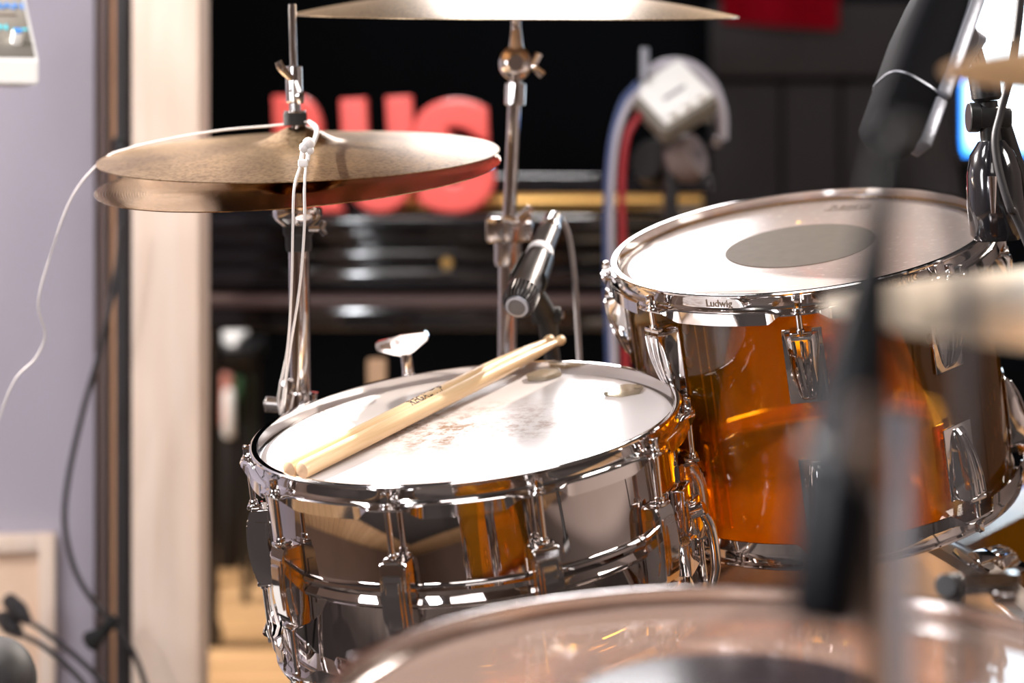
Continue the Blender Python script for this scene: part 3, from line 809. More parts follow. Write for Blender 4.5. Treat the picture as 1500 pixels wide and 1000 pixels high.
obj('clip_joint', cb, M['rubber'], st)
obj('joint_screw', cyl(o @ pj + V(.014, -.001, 0), o @ pj + V(.018, -.001, 0), .005, 6), M['chrome'], st)
cb = tube([o @ W(805, 498, 1.975), o @ W(809, 520, 1.99), o @ V(.045, 2.0, .62), V(0, 0, .08)], .0078, 14, None, smooth=False)
obj('pole', cb, M['black'], st)
obj('base', lathe([(0, 0), (.10, 0), (.105, .006), (.10, .012), (.02, .022), (.012, .08), (0, .08)], 40), M['black'], st)
obj('microphone_cable', tube([B + dv * .014, W(822, 322, 2.0), W(833, 345, 2.01), W(841, 400, 2.02), W(845, 460, 2.02), W(849, 530, 2.02), W(852, 640, 2.02), V(.07, 2.04, .2), V(.10, 2.16, .006), V(-.05, 2.28, .006)], .0028, 10), M['gcable'])
tag(bpy.data.objects['microphone_cable'], 'grey cable arching down from the tail of the ribbed snare microphone', 'cable')

# ------------------------------------------------------------------ tom microphone, upper right
A, B = W(1303, 205, 1.50), W(1400, -60, 1.60)
dv = (B - A).normalized()
z = dv; yv = V(0, 1, .2).normalized(); xv = yv.cross(z).normalized(); yv = z.cross(xv)
mm = Matrix((xv, yv, z)).transposed().to_4x4(); mm.translation = A
tmic = thing('tom_microphone', 'big black wedge-bodied microphone pointing down at the rack tom', 'microphone', mm)
def loft(st, seg=36, p=3.2, z0=None):
    bm = bm_new(); rings = []
    for zz, a, b_ in st:
        ring = []
        for k in range(seg):
            t = 2*PI*k/seg; c_, s_ = math.cos(t), math.sin(t)
            ring.append(bm.verts.new(V(a * math.copysign(abs(c_) ** (2/p), c_), b_ * math.copysign(abs(s_) ** (2/p), s_), zz)))
        rings.append(ring)
    for R0, R1 in zip(rings, rings[1:]):
        for j in range(seg): bm.faces.new((R0[j], R0[(j+1) % seg], R1[(j+1) % seg], R1[j]))
    bm.faces.new(rings[0][::-1]); bm.faces.new(rings[-1]); return bm
obj('grille', loft([(-.006, .012, .012), (-.0045, .017, .017), (.0, .0208, .0205), (.004, .0225, .0225), (.045, .0232, .0232)]), M['dark_grille'], tmic)
obj('trim_line', loft([(.045, .0238, .0238), (.0462, .0238, .0238)]), M['grey'], tmic)
obj('body', loft([(.0462, .0234, .0236), (.09, .0240, .0245), (.13, .0215, .0240), (.18, .016, .018), (.215, .012, .012)]), M['matte_black'], tmic)
sx = 1 if xv.x > 0 else -1
obj('side_rail', box(V(sx * .0205, -.012, .110), (.012, .026, .130), .003), M['grey'], tmic)
bm = box(V(sx * .0205, -.012, .020), (.010, .022, .046), .002); obj('grille_rail', bm, M['grey'], tmic)
# its stand
ts = thing('boom_stand', 'black boom stand at the right edge carrying the wedge-bodied tom microphone', 'microphone stand', V(1.02, 1.98, 0))
o = Matrix.Translation(-V(1.02, 1.98, 0)); Y1 = 1.66
cb = box(V(0, 0, 0), (.022, .020, .034), .004, None, Matrix.Translation(o @ W(1412, 70, Y1 - .05)) @ Matrix.Rotation(.6, 4, 'Y'))
cyl(o @ W(1413, 55, Y1 - .07), o @ W(1413, 55, Y1), .012, 24, cb)
obj('clip', cb, M['grey'], ts)
obj('swivel', tube([o @ W(1418, 50, Y1), o @ W(1432, 88, Y1), o @ W(1438, 112, Y1)], [.008, .006, .006], 14), M['oldchrome'], ts)
obj('clutch', lathe([(0, 0), (.010, 0), (.0125, .003), (.0125, .024), (.0105, .027), (0, .027)], 28, None, axis_mat(o @ W(1446, 148, Y1), W(1440, 105, Y1) - W(1446, 148, Y1))), M['black'], ts)
cb = box(V(0, 0, 0), (.034, .020, .018), .004, None, Matrix.Translation(o @ W(1450, 172, Y1))); cyl(o @ W(1418, 172, Y1), o @ W(1434, 172, Y1), .0125, 24, cb)
cyl(o @ W(1446, 148, Y1), o @ W(1452, 210, Y1), .0085, 18, cb)
obj('knob_joint', cb, M['black'], ts)
cb = lathe([(0, 0), (.018, 0), (.0225, .006), (.0235, .030), (.0225, .056), (.0185, .072), (.011, .083), (0, .086)], 40, None, axis_mat(o @ W(1462, 352, Y1), W(1452, 205, Y1) - W(1462, 352, Y1)))
obj('counterweight', cb, M['piano'], ts)
obj('lock_pin', tube([o @ W(1454, 258, Y1 - .03), o @ W(1455, 312, Y1 - .03)], [.004, .0022, .002], 10), M['chrome'], ts)
obj('boom_arm', tube([o @ W(1462, 172, Y1 + .03), o @ W(1500, 290, 1.70), o @ W(1590, 460, 1.80), o @ V(1.02, 1.98, .75)], [.009, .009], 14, smooth=False), M['black'], ts)
obj('pole', tube([V(0, 0, .80), V(0, 0, .05)], .011, 16, smooth=False), M['black'], ts)
obj('base', lathe([(0, 0), (.12, 0), (.125, .008), (.12, .014), (.02, .024), (.014, .08), (0, .08)], 40), M['black'], ts)
tag(obj('microphone_cable', tube([W(1500, -60, 1.62), W(1492, 30, 1.62), W(1480, 110, 1.62), W(1466, 165, 1.62), W(1458, 215, 1.615), W(1478, 300, 1.61), W(1530, 420, 1.62), V(.62, 1.58, .3), V(.75, 1.5, .006)], .0032, 10), M['cable']),
    'thin black cable hanging down in front of the bright screen at the right edge', 'cable')

# ------------------------------------------------------------------ near black microphone over the floor tom
A, B = W(1203, 925, .60), W(1304, 205, .625)
dv = (B - A).normalized(); mm = axis_mat(A, dv, V(0, 1, 0)); L = (B - A).length
nm = thing('tapered_microphone', 'large blurred black tapering microphone in the foreground, hanging tip-up over the floor tom', 'microphone', mm)
obj('body', lathe([(0, 0), (.008, .0004), (.0115, .003), (.0124, .008), (.0130, .026), (.0136, .047), (.0131, .069), (.0104, .089), (.0068, .111), (.0046, .132), (.0034, L - .003), (0, L)], 40), M['satin_black'], nm)
obj('ring', lathe([(.0134, .048), (.0141, .049), (.0141, .054), (.0133, .056)], 40, closed=True), M['black'], nm)
ns = thing('short_stand', 'out-of-focus chrome stand pole right beside the large black foreground microphone', 'microphone stand', V(.132, .645, 0))
o = Matrix.Translation(-V(.132, .645, 0))
obj('pole', tube([o @ W(1287, 715, .645), V(W(1287, 800, .645).x - .132, 0, .03)], .0050, 20, smooth=False), M['chrome'], ns)
obj('clip', tube([o @ W(1259, 575, .585), o @ W(1262, 690, .590), o @ W(1285, 722, .625)], [.0042, .0045, .005], 14), M['chrome'], ns)
obj('second_pole', tube([o @ W(1327, 600, .67), V(W(1327, 800, .67).x - .132, .025, .03)], .0032, 14, smooth=False), M['grey'], ns)
obj('base', lathe([(0, 0), (.09, 0), (.095, .008), (.09, .014), (.02, .024), (.012, .06), (0, .06)], 36, None, Matrix.Translation(V(-.01, .0, 0))), M['black'], ns)
tag(obj('microphone_cable', tube([B - dv * .002, W(1315, 188, .63), W(1352, 205, .64), W(1385, 270, .65), W(1408, 370, .66), W(1417, 520, .66), W(1420, 760, .66), W(1420, 1000, .66), V(.17, .68, .3), V(.22, .72, .006)], .0030, 12), M['cable']),
    'blurred dark grey cable looping from the tip of the large foreground microphone', 'cable')
# clamp on a low stand between floor tom and bass drum
lc = thing('low_stand', 'small dark stand behind the floor tom topped by a chrome clamp', 'microphone stand', V((1397-750)*1.33/F, 1.33, 0))
o = Matrix.Translation(-V((1397-750)*1.33/F, 1.33, 0))
obj('pole', tube([o @ W(1397, 866, 1.33), V(0, 0, .04)], .0065, 14, smooth=False), M['black'], lc)
cb = cyl(o @ W(1384, 858, 1.32), o @ W(1410, 856, 1.34), .008, 18); obj('hub', cb, M['black'], lc)
cb = cyl(o @ W(1408, 855, 1.31), o @ W(1492, 852, 1.31), .0075, 6); cyl(o @ W(1455, 872, 1.31), o @ W(1488, 870, 1.31), .006, 10, cb)
obj('clamp', cb, M['chrome'], lc)
obj('base', lathe([(0, 0), (.07, 0), (.075, .008), (.07, .014), (.02, .024), (.010, .06), (0, .06)], 36), M['black'], lc)

# ------------------------------------------------------------------ the room
def wall(name, c, s, mat): return struct(name, box(V(*c), s), M[mat])
wall('floor', (0, 1.3, -.05), (5.2, 7.4, .1), 'floor')
wall('ceiling', (0, 1.3, 2.85), (5.2, 7.4, .1), 'ceil')
wall('wall_back', (0, 4.75, 1.4), (5.2, .1, 2.8), 'dark_wall')
wall('wall_right', (2.55, 1.3, 1.4), (.1, 7.0, 2.8), 'light_wall')
wall('wall_left', (-2.55, 1.3, 1.4), (.1, 7.0, 2.8), 'warm_wall')
wall('wall_front', (0, -2.15, 1.4), (5.2, .1, 2.8), 'warm_wall')
tag(obj('added_rug', box(V(0, 1.15, .0008), (3.4, 4.1, .0016), .0005), M['rug']), 'dark unseen rug added under the whole drum kit', 'rug')  # out of view, added to darken the floor mirrored in the snare shell
# partition with the doorway: lavender wall, taupe return, orange strip, pine post
xl = (138 - 750) * 2.78 / F
m_ = Matrix.Translation(V(xl, 2.78, 0)) @ Matrix.Rotation(math.radians(9), 4, 'Z')
struct('wall_partition', box(V(-.85, .05, 1.4), (1.70, .10, 2.8), 0, None, m_), M['lavender'])
struct('trim_1', box(V((151 - 750) * 2.80 / F, 2.84, 1.4), (.030, .10, 2.8), .001), M['taupe'])
struct('trim_2', box(V((166 - 750) * 2.80 / F, 2.83, 1.4), (.014, .08, 2.8), .001), M['orange_wood'])
wp = struct('trim_3', box(V((242 - 750) * 2.62 / F, 2.665, 1.4), (.089, .09, 2.8), .003), M['pine'])
struct('trim_4', box(V((182 - 750) * 2.80 / F, 2.85, 1.4), (.022, .05, 2.8), .001), M['black'])
# round pole of a tall stand against the trim
tag(obj('upright_pole', tube([V((181 - 750) * 2.66 / F, 2.66, 0), V((181 - 750) * 2.66 / F, 2.66, 1.18), V((181 - 750) * 2.66 / F, 2.66, 1.9)], [.0105, .0105, .0075], 20, smooth=False), M['cable']),
    'tall matte black pole standing left of the pine post', 'pole')
tag(obj('pole_collar', lathe([(.0102, 0), (.0150, .002), (.0150, .022), (.0102, .024)], 24, None, Matrix.Translation(V((181 - 750) * 2.66 / F, 2.66, .905)), closed=True), M['black']), 'black collar clamped round the tall pole beside the pine post', 'clamp')

# low pine panel with a socket plate and plugs
m2 = m_ @ Matrix.Translation(V(-.088 - .24 + .02, -.010, 0))
ztop = H - (793 - HZ) * 2.7 / F
pan = thing('wall_box', 'low pale pine panel on the lavender wall with a dark socket and plugged cables', 'wall panel', m_ @ V(0, 0, 0))
pan.matrix_basis = m_ @ Matrix.Translation(V(-.052, 0, 0))
obj('frame_board', box(V(-.011, -.013, ztop / 2), (.022, .022, ztop), .002), M['pine'], pan)
obj('top_board', box(V(-.22, -.013, ztop - .012), (.40, .022, .024), .002), M['pine'], pan)
obj('panel', box(V(-.22, -.006, ztop / 2 - .012), (.396, .010, ztop - .03), .001), M['panel_wood'], pan)
zz = H - (880 - HZ) * 2.7 / F
obj('socket_plate', box(V(-.110, -.017, zz), (.045, .012, .085), .003), M['steel'], pan)
def plug(px, py, ex, ey, label, pts):
    t = thing('power_plug', label, 'plug', W(px, py, 2.58), 'plugs in the pine panel')
    a = W(px, py, 2.58); b = W(ex, ey, 2.52)
    obj('plug_body', tube([V(0, 0, 0), (b - a) * .5, b - a], [.010, .012, .006], 14), M['rubber'], t)
    obj('cord', tube([b - a] + [W(x, y, Y) - a for x, y, Y in pts], .0034, 10), M['cable'], t)
plug(14, 880, 40, 908, 'upper black plug in the pine panel, its cord falling to the right', [(70, 928, 2.46), (110, 960, 2.42), (150, 1000, 2.38), (190, 1060, 2.3)])
plug(4, 905, 28, 928, 'lower black plug in the pine panel, its cord running under the other', [(60, 944, 2.42), (92, 970, 2.38), (125, 1005, 2.34), (160, 1070, 2.3)])
# grey-black ear cup at the lower left corner
hp = thing('headphones', 'dark ear cup of headphones cut by the lower left corner', 'headphones', W(-8, 990, 1.95))
obj('ear_cup', lathe([(0, 0.028), (.018, .026), (.032, .018), (.038, .006), (.039, 0), (.036, -.008), (0, -.010)], 40, None, axis_mat(V(0, 0, 0), V(.15, -.8, .45))), M['rubber'], hp)
obj('headband', tube([V(0, .02, .0), V(-.06, .05, .07), V(-.14, .07, .07), V(-.20, .08, 0)], .006, 10), M['black'], hp)
obj('ear_pad', lathe([(.020, -.012), (.036, -.012), (.040, -.018), (.036, -.025), (.020, -.025)], 36, None, axis_mat(V(0, 0, 0), V(.15, -.8, .45)), closed=True), M['rubber'], hp)

zt_ = H - (1045 - HZ) * 1.95 / F
tb_ = thing('side_stool', 'black stool below the lower left corner under the headphones', 'stool', V(-.55, 1.93, 0))
obj('seat', lathe([(0, zt_ - .03), (.13, zt_ - .03), (.135, zt_ - .02), (.13, zt_), (0, zt_)], 40), M['rubber'], tb_)
for k in range(3):
    a = 2 * PI * k / 3; obj('leg', cyl(V(.09 * math.cos(a), .09 * math.sin(a), 0), V(.05 * math.cos(a), .05 * math.sin(a), zt_ - .03), .009, 12), M['black'], tb_)
# hanging black cable with a tie
yc = 2.5
tag(obj('hanging_cable', tube([W(176, 330, yc), W(170, 400, yc), W(150, 500, yc), W(122, 600, yc), W(100, 700, yc), W(95, 770, yc), W(110, 835, yc), W(140, 885, yc), W(172, 920, yc), W(195, 955, yc), W(215, 1010, yc), W(235, 1100, yc), V(-.45, 2.45, .006)], .0036, 12), M['cable']),
    'long black cable curving down in front of the lavender wall and pine post', 'cable')
tie = thing('cable_tie', 'black hook-and-loop tie wrapped on the hanging cable', 'cable tie', W(163, 912, yc))
obj('wrap', tube([V(-.008, 0, -.008), V(0, -.003, 0), V(.006, 0, .006)], .008, 12), M['felt'], tie)
obj('tail', tube([V(-.002, 0, -.002), V(-.012, -.002, -.012), V(-.024, -.002, -.022), V(-.029, -.002, -.026)], [.006, .008, .014, .010], 12), M['felt'], tie)

# white effect pedal box, upper left
pm = Matrix.Translation(W(57, 87, 2.1)) @ Matrix.Rotation(math.radians(22), 4, 'Z')
ped = thing('effect_box', 'white and beige electronics box with blue lettering, cut by the upper left corner', 'effects box', pm)
# local: X right (origin at right edge), Y away, Z up; sloping top face
case = bm_new(); 
fa = [case.verts.new(V(0, y, z)) for y, z in ((0, 0), (0, -.0265), (.12, -.0265), (.12, .09))]
fb = [case.verts.new(V(-.16, y, z)) for y, z in ((0, 0), (0, -.0265), (.12, -.0265), (.12, .09))]
case.faces.new(fa); case.faces.new(fb[::-1])
for i in range(4): case.faces.new((fa[i], fa[(i+1) % 4], fb[(i+1) % 4], fb[i]))
bmesh.ops.bevel(case, geom=case.edges[:], offset=.002, segments=2, affect='EDGES')
obj('case', case, M['white'], ped)
sl = math.atan2(.09, .12)
tm_ = Matrix.Translation(V(0, 0, 0)) @ Matrix.Rotation(sl, 4, 'X')
obj('top_panel', box(V(-.080, .075, .0006), (.152, .144, .0012), .0003, None, tm_), M['beige'], ped)
for s, size, x, y, mt in (('MAN', .0165, -.022, .099, 'blue'), ('N', .014, -.031, .057, 'teal')):
    bmx = text_bm(s, size, .0003, .0004 if size > .01 else 0)
    obj('lettering', bmx, M[mt], ped, mw=tm_ @ Matrix.Translation(V(x, y, .0015)))
obj('printed_line', box(V(-.030, .082, .0014), (.030, .003, .0006), 0, None, tm_), M['grit'], ped)
obj('stripe', box(V(-.013, .054, .0014), (.016, .0035, .0006), 0, None, tm_), M['teal'], ped)
kn = obj('knob', lathe([(0, 0), (.0062, 0), (.0058, .013), (.0052, .014), (0, .014)], 24, None, tm_ @ Matrix.Translation(V(-.0195, .030, .001))), M['white'], ped)
obj('knob_cap', lathe([(0, .014), (.0050, .014), (.0046, .0155), (0, .0155)], 24, None, tm_ @ Matrix.Translation(V(-.0195, .030, .001))), M['blue'], kn)
sp = V(-.13, .09, 0); zf = W(41, 88, 2.1).z
obj('support_pole', tube([sp + V(0, 0, -.03), sp + V(0, 0, -zf + .01)], .010, 14, smooth=False), M['black'], ped)
obj('support_base', lathe([(0, 0), (.05, 0), (.055, .008), (.05, .014), (0, .03)], 30, None, Matrix.Translation(sp + V(0, 0, -zf))), M['black'], ped)

# ------------------------------------------------------------------ white cord on the hi-hat
tag(obj('white_cord', tube([V(-.50, 1.98, .006), V(-.545, 2.04, .03), W(-45, 760, 1.93 * KH), W(-10, 640, 1.9 * KH), W(20, 560, 1.88 * KH), W(52, 525, 1.87 * KH), W(66, 490, 1.86 * KH), W(56, 445, 1.85 * KH), W(72, 380, 1.84 * KH), W(105, 290, 1.82 * KH), W(150, 235, 1.80 * KH), W(190, 217, 1.79 * KH), W(260, 201, 1.785 * KH), W(330, 190, 1.78 * KH), W(400, 184, 1.775 * KH), W(432, 180, 1.772 * KH), W(452, 178, 1.752 * KH)], .0010, 8), M['cord']),
    'thin white cord stretched from the left edge over to the hi-hat bell', 'cord')
tie = thing('tied_cord', 'white knotted cord hanging over the hi-hat front down to the stand clamp', 'cord', W(444, 240, 1.59 * KH))
o = Matrix.Translation(-W(444, 240, 1.59 * KH))
obj('loop', tube([o @ W(452, 178, 1.75 * KH), o @ W(463, 186, 1.74 * KH), o @ W(464, 196, 1.72 * KH), o @ W(458, 212, 1.66 * KH), o @ W(450, 228, 1.60 * KH)], .0022, 10), M['cord'], tie)
cb = bm_new()
for px, py, r_ in ((452, 210, .0052), (446, 216, .0045), (454, 220, .0035)):
    t = bm_new(); bmesh.ops.create_icosphere(t, subdivisions=2, radius=r_); add(cb, t, Matrix.Translation(o @ W(px, py, 1.625)))
for xa, xb in ((444, 441), (453, 450)): obj('strand', tube([o @ W(xa, 218, 1.60 * KH), o @ W(xb, 236, 1.59 * KH)], .002, 8), M['cord'], tie)
obj('knot', cb, M['cord'], tie)
obj('bead', box(o @ W(444, 239, 1.588 * KH), (.0085, .006, .0065), .0015), M['cord'], tie)
obj('strand', tube([o @ W(440, 243, 1.588 * KH), o @ W(431, 275, 1.575 * KH), o @ W(429, 330, 1.58 * KH), o @ W(427, 420, 1.60 * KH), o @ W(421, 510, 1.66 * KH), o @ W(408, 580, 1.74 * KH), o @ W(411, 606, 1.76 * KH)], .00125, 8), M['cord'], tie)
obj('strand', tube([o @ W(448, 243, 1.588 * KH), o @ W(446, 275, 1.575 * KH), o @ W(446, 330, 1.58 * KH), o @ W(439, 420, 1.60 * KH), o @ W(425, 510, 1.66 * KH), o @ W(417, 570, 1.74 * KH), o @ W(413, 602, 1.76 * KH)], .00125, 8), M['cord'], tie)

# ------------------------------------------------------------------ background: piano, letters, panels
PY = 3.35
def PX(px, Y=PY): return (px - 750) * Y / F
def PZ(py, Y=PY): return H - (py - HZ) * Y / F
x0, x1 = PX(230), PX(1045); xc, w = (x0 + x1) / 2, x1 - x0
pno = thing('grand_piano', 'black lacquered piano behind the drum kit with a long brass hinge', 'piano', V(xc, PY, 0))
obj('case', box(V(0, .35, (PZ(322) + PZ(474)) / 2), (w, .50, PZ(322) - PZ(474)), .006), M['piano'], pno)
obj('lid', box(V(0, .38, PZ(280)), (w + .02, .56, .018), .004), M['piano'], pno)
hb = bm_new()
nk = 34
for k in range(nk):
    xx = PX(540) - xc + (PX(1032) - PX(540)) * (k + .5) / nk
    cyl(V(xx - .0077, .03, PZ(296)), V(xx + .0077, .03, PZ(296)), .0082, 12, hb)
box(V((PX(540) + PX(1032)) / 2 - xc, .036, PZ(296)), (PX(1032) - PX(540), .004, .024), 0, hb)
obj('hinge', hb, M['hinge'], pno)
obj('ledge', box(V(0, -.03, PZ(321)), (w, .13, .018), .004), M['piano'], pno)
obj('lid_prop_board', box(V(0, .075, PZ(290)), (w, .05, .075), .004), M['piano'], pno)
for py, d, hgt, mt in ((345, .00, .030, 'piano'), (375, -.03, .022, 'piano'), (405, -.06, .030, 'piano'), (436, -.14, .016, 'keyslip'), (458, -.12, .040, 'piano')):
    obj('molding', box(V(0, .08 + d / 2, PZ(py)), (w, .10 - d, hgt), .004), M[mt], pno)
for xx in (-w/2 + .035, w/2 - .06):
    obj('leg', lathe([(0, 0), (.03, 0), (.034, .02), (.024, .05), (.026, .35), (.032, .60), (0, PZ(474))], 20, None, Matrix.Translation(V(xx, .30, 0))), M['piano'], pno)
for px in (655,):
    obj('lock', lathe([(0, 0), (.010, 0), (.008, .006), (0, .006)], 20, None, axis_mat(V(PX(px) - xc, -.012, PZ(384)), V(0, -1, 0))), M['hinge'], pno)

# red letters standing on the piano lid
YL = PY - .06
def letter(s, px0, px1, py0, py1, rot, label):
    bm = text_bm(s, .2, .022, .006 if s == 'S' else .012, 8, bevel=.006)
    xs = [v.co.x for v in bm.verts]; ys = [v.co.y for v in bm.verts]
    wx, wy = max(xs) - min(xs), max(ys) - min(ys)
    tx = (px1 - px0) * YL / F; ty = (py1 - py0) * YL / F
    for v in bm.verts:
        v.co = V((v.co.x - (max(xs) + min(xs)) / 2) * tx / wx, -v.co.z, (v.co.y - min(ys)) * ty / wy)
    b = obj('red_letter', bm, M['red'], mw=Matrix.Translation(V(PX((px0 + px1) / 2, YL), YL, PZ(py1, YL))) @ Matrix.Rotation(rot, 4, 'Y'))
    return tag(b, label, 'letter', 'red letters on the piano')
letter('R', 408, 505, 139, 312, -.04, 'glossy red block letter, leftmost of the three on the piano')
letter('U', 508, 612, 143, 312, -.05, 'glossy red block letter, middle one of the three on the piano')
letter('S', 612, 728, 145, 312, -.05, 'glossy red block letter, rightmost of the three on the piano')

# grey acoustic panels on the right, red banner
ap = []
Yp = 4.66
for i, (a, b_) in enumerate(((1042, 1140), (1146, 1226), (1232, 1300), (1306, 1396))):
    o_ = obj('acoustic_panel', box(V(0, 0, 0), ((b_ - a) * Yp / F, .06, H + (HZ - 122) * Yp / F), .006), M['panelgrey'], loc=V(((a + b_) / 2 - 750) * Yp / F, Yp, (H + (HZ - 122) * Yp / F) / 2))
    tag(o_, ('dark grey acoustic panel right behind the small mixer', 'dark grey acoustic panel, second from the left beneath the red banner', 'narrow dark grey acoustic panel, third from the left', 'dark grey acoustic panel nearest the bright screen')[i], 'acoustic panel', 'grey acoustic panels on the back wall')
hdr = tag(obj('header_panel', box(V((1219 - 750) * Yp / F, Yp - .02, H - (60 - HZ) * Yp / F), ((1396 - 1042) * Yp / F, .09, .17), .006), M['panelgrey']), 'dark grey ledge board running above the acoustic panels under the red banner', 'panel')
bm = bm_new(); nx = 24; rows = []
for j, (t) in enumerate((0, .33, .66, 1)):
    row = []
    for i in range(nx + 1):
        u = i / nx; px = 1058 + (1228 - 1058) * u; py = -60 + (32 + 12 * u + 60) * t
        row.append(bm.verts.new(W(px, py, 4.55 + .012 * math.sin(u * 9))))
    rows.append(row)
for A_, B_ in zip(rows, rows[1:]):
    for i in range(nx): bm.faces.new((A_[i], A_[i+1], B_[i+1], B_[i]))
bmesh.ops.solidify(bm, geom=bm.faces[:], thickness=.006)
tag(obj('banner', bm, M['redcloth']), 'crimson cloth banner at the top edge above the acoustic panels', 'banner')

# bright screen at the right
Ys = 3.3
sc = thing('wall_screen', 'glowing white and blue display at the upper right edge', 'screen', V((1500 - 750) * Ys / F, Ys, H + .05))
sx0, sx1, sy0, sy1 = 1408, 1720, -190, 228
obj('display', box(V(((sx0 + sx1) / 2 - 1500) * Ys / F, 0, (HZ - (sy0 + sy1) / 2) * Ys / F - .05), ((sx1 - sx0) * Ys / F, .012, (sy1 - sy0) * Ys / F), .002), M['screen'], sc)
obj('bezel', box(V(((sx0 + sx1) / 2 - 1500) * Ys / F, .022, (HZ - (sy0 + sy1) / 2) * Ys / F - .05), ((sx1 - sx0 + 16) * Ys / F, .03, (sy1 - sy0 + 16) * Ys / F), .004), M['black'], sc)
obj('stand_column', box(V(.12, .07, -.55), (.05, .05, 1.0 - .2), .004), M['black'], sc)
obj('stand_base', box(V(.12, .07, -H - .05 + .01), (.45, .35, .02), .004), M['black'], sc)

# headphone amplifier on a stand with cables
Ym = 2.75
mx = thing('personal_mixer', 'white tilted headphone mixer on a stand right of the crash stand', 'mixer', W(985, 150, Ym))
o = Matrix.Translation(-W(985, 150, Ym))
rot = Matrix.Rotation(math.radians(-14), 4, 'Y') @ Matrix.Rotation(math.radians(52), 4, 'X') @ Matrix.Rotation(math.radians(22), 4, 'Z')
obj('case', box(V(0, 0, 0), (.094, .092, .034), .006, None, rot), M['beige'], mx)
obj('face_plate', box(V(.004, .002, .0185), (.080, .080, .003), .003, None, rot), M['white'], mx)
obj('controls', box(V(.004, -.002, .0205), (.036, .005, .0016), 0, None, rot), M['grey'], mx)
for q in range(3): 
    obj('knob', lathe([(0, 0), (.006, 0), (.005, .009), (0, .009)], 16, None, rot @ Matrix.Translation(V(-.02 + q * .024, -.031, .020))), M['white'], mx)
obj('pole', tube([V(0, .03, -.02), V(0, .04, -.30), V(0, .04, -W(985, 150, Ym).z + .03)], .010, 14, smooth=False), M['black'], mx)
obj('base', lathe([(0, 0), (.11, 0), (.115, .008), (.11, .014), (.02, .024), (0, .05)], 36, None, Matrix.Translation(V(0, .04, -W(985, 150, Ym).z))), M['black'], mx)
obj('antenna', tube([o @ W(944, 118, Ym), o @ W(944, 70, Ym)], [.007, .006], 12, smooth=False), M['grey'], mx)
hd = thing('hanging_headphones', 'pale headphone band arching behind the white mixer', 'headphones', W(1010, 150, Ym + .06))
o = Matrix.Translation(-W(1010, 150, Ym + .06)); Yh = Ym + .06
obj('headband', tube([o @ W(945, 110, Yh), o @ W(975, 96, Yh), o @ W(1010, 98, Yh), o @ W(1040, 125, Yh), o @ W(1056, 165, Yh), o @ W(1060, 205, Yh)], [.007, .010, .010, .011, .009, .006], 14), M['wcable'], hd)
obj('inner_band', tube([o @ W(1000, 118, Yh), o @ W(1020, 130, Yh), o @ W(1032, 155, Yh), o @ W(1036, 180, Yh)], [.006, .013, .012, .006], 12), M['beige'], hd)
obj('jack', lathe([(0, -.008), (.007, -.008), (.009, 0), (.007, .008), (0, .008)], 20, None, axis_mat(o @ W(1050, 208, Yh - .05), V(0, -1, 0))), M['oldchrome'], hd)
obj('ear_cup', lathe([(0, -.02), (.030, -.018), (.036, 0), (.030, .018), (0, .02)], 28, None, axis_mat(o @ W(1005, 232, Yh - .02), V(.8, -.5, .3))), M['taupe'], hd)
obj('ear_cup', lathe([(0, -.02), (.030, -.018), (.036, 0), (.030, .018), (0, .02)], 28, None, axis_mat(o @ W(960, 238, Yh + .02), V(-.6, -.7, .3))), M['black'], hd)
for nm_, mt, off, lab in (('cable', 'bluecable', 0, 'blue cable looping down left of the white mixer'), ('cable', 'redcable', 24, 'red cable looping down beneath the white mixer'), ('cable', 'wcable', 7, 'pale cable looping down between the blue and red ones by the white mixer')):
    pts = [W(935 + off * .5, 122 + off * 1.5, Ym), W(912 + off * .9, 150 + off, Ym - .01), W(897 + off * .9, 200, Ym - .02), W(890 + off * .9, 260, Ym - .02), W(888 + off, 340, Ym - .02), W(890 + off, 460, Ym - .02), W(894 + off, 620, Ym - .02), V((894 + off - 750) * Ym / F, Ym - .02, .15), V(.2 + off * .002, Ym - .1, .008), V(.5, Ym - .12 - off * .002, .008)]
    tag(obj(nm_, tube(pts, .0052 if off else .0045, 10), M[mt]), lab, 'cable', 'coloured cables by the mixer')

# small things in the dark behind the snare
Yq = 4.05
def Q(px, Y=Yq): return (px - 750) * Y / F
def QZ(py, Y=Yq): return H - (py - HZ) * Y / F
stl = thing('piano_stool', 'dark stool behind the piano with a crumpled white sheet on it', 'stool', V(Q(328), Yq, 0))
zs_ = QZ(500)
obj('seat', box(V(0, 0, zs_ - .02), (.15, .24, .035), .01), M['black'], stl)
for sx_, sy_ in ((-1, -1), (1, -1), (-1, 1), (1, 1)):
    obj('leg', cyl(V(sx_ * .055, sy_ * .08, 0), V(sx_ * .055, sy_ * .08, zs_ - .037), .008, 12), M['black'], stl)
bm = bm_new(); g = []
for j in range(7):
    g.append([bm.verts.new(V(-.040 + .080 * i / 10, -.10 + .18 * j / 6, .006 + .050 * (1 - i / 14) * (j / 6) + .005 * math.sin(i * 1.3 + j))) for i in range(11)])
for a_, b_ in zip(g, g[1:]):
    for i in range(10): bm.faces.new((a_[i], a_[i+1], b_[i+1], b_[i]))
bmesh.ops.solidify(bm, geom=bm.faces[:], thickness=.003)
tag(obj('paper_sheet', bm, M['paper'], loc=V(Q(328), Yq, zs_)), 'white crumpled sheet lying on the dark stool beside the pine post', 'paper')
Yb = 4.30
bg = thing('cloth_bundle', 'pink and white cloths hanging over a dark bag under the piano by the pine post', 'cloth', V(Q(318, Yb), Yb, 0))
zt = QZ(548, Yb); zm = QZ(625, Yb)
obj('pink_cloth', box(V(0, 0, (zt + zm) / 2), (.050, .05, zt - zm), .012, None, Matrix.Rotation(.02, 4, 'Y')), M['pink'], bg)
obj('white_cloth', box(V(.030, -.03, (QZ(565, Yb) + QZ(640, Yb)) / 2), (.022, .02, .105), .008), M['paper'], bg)
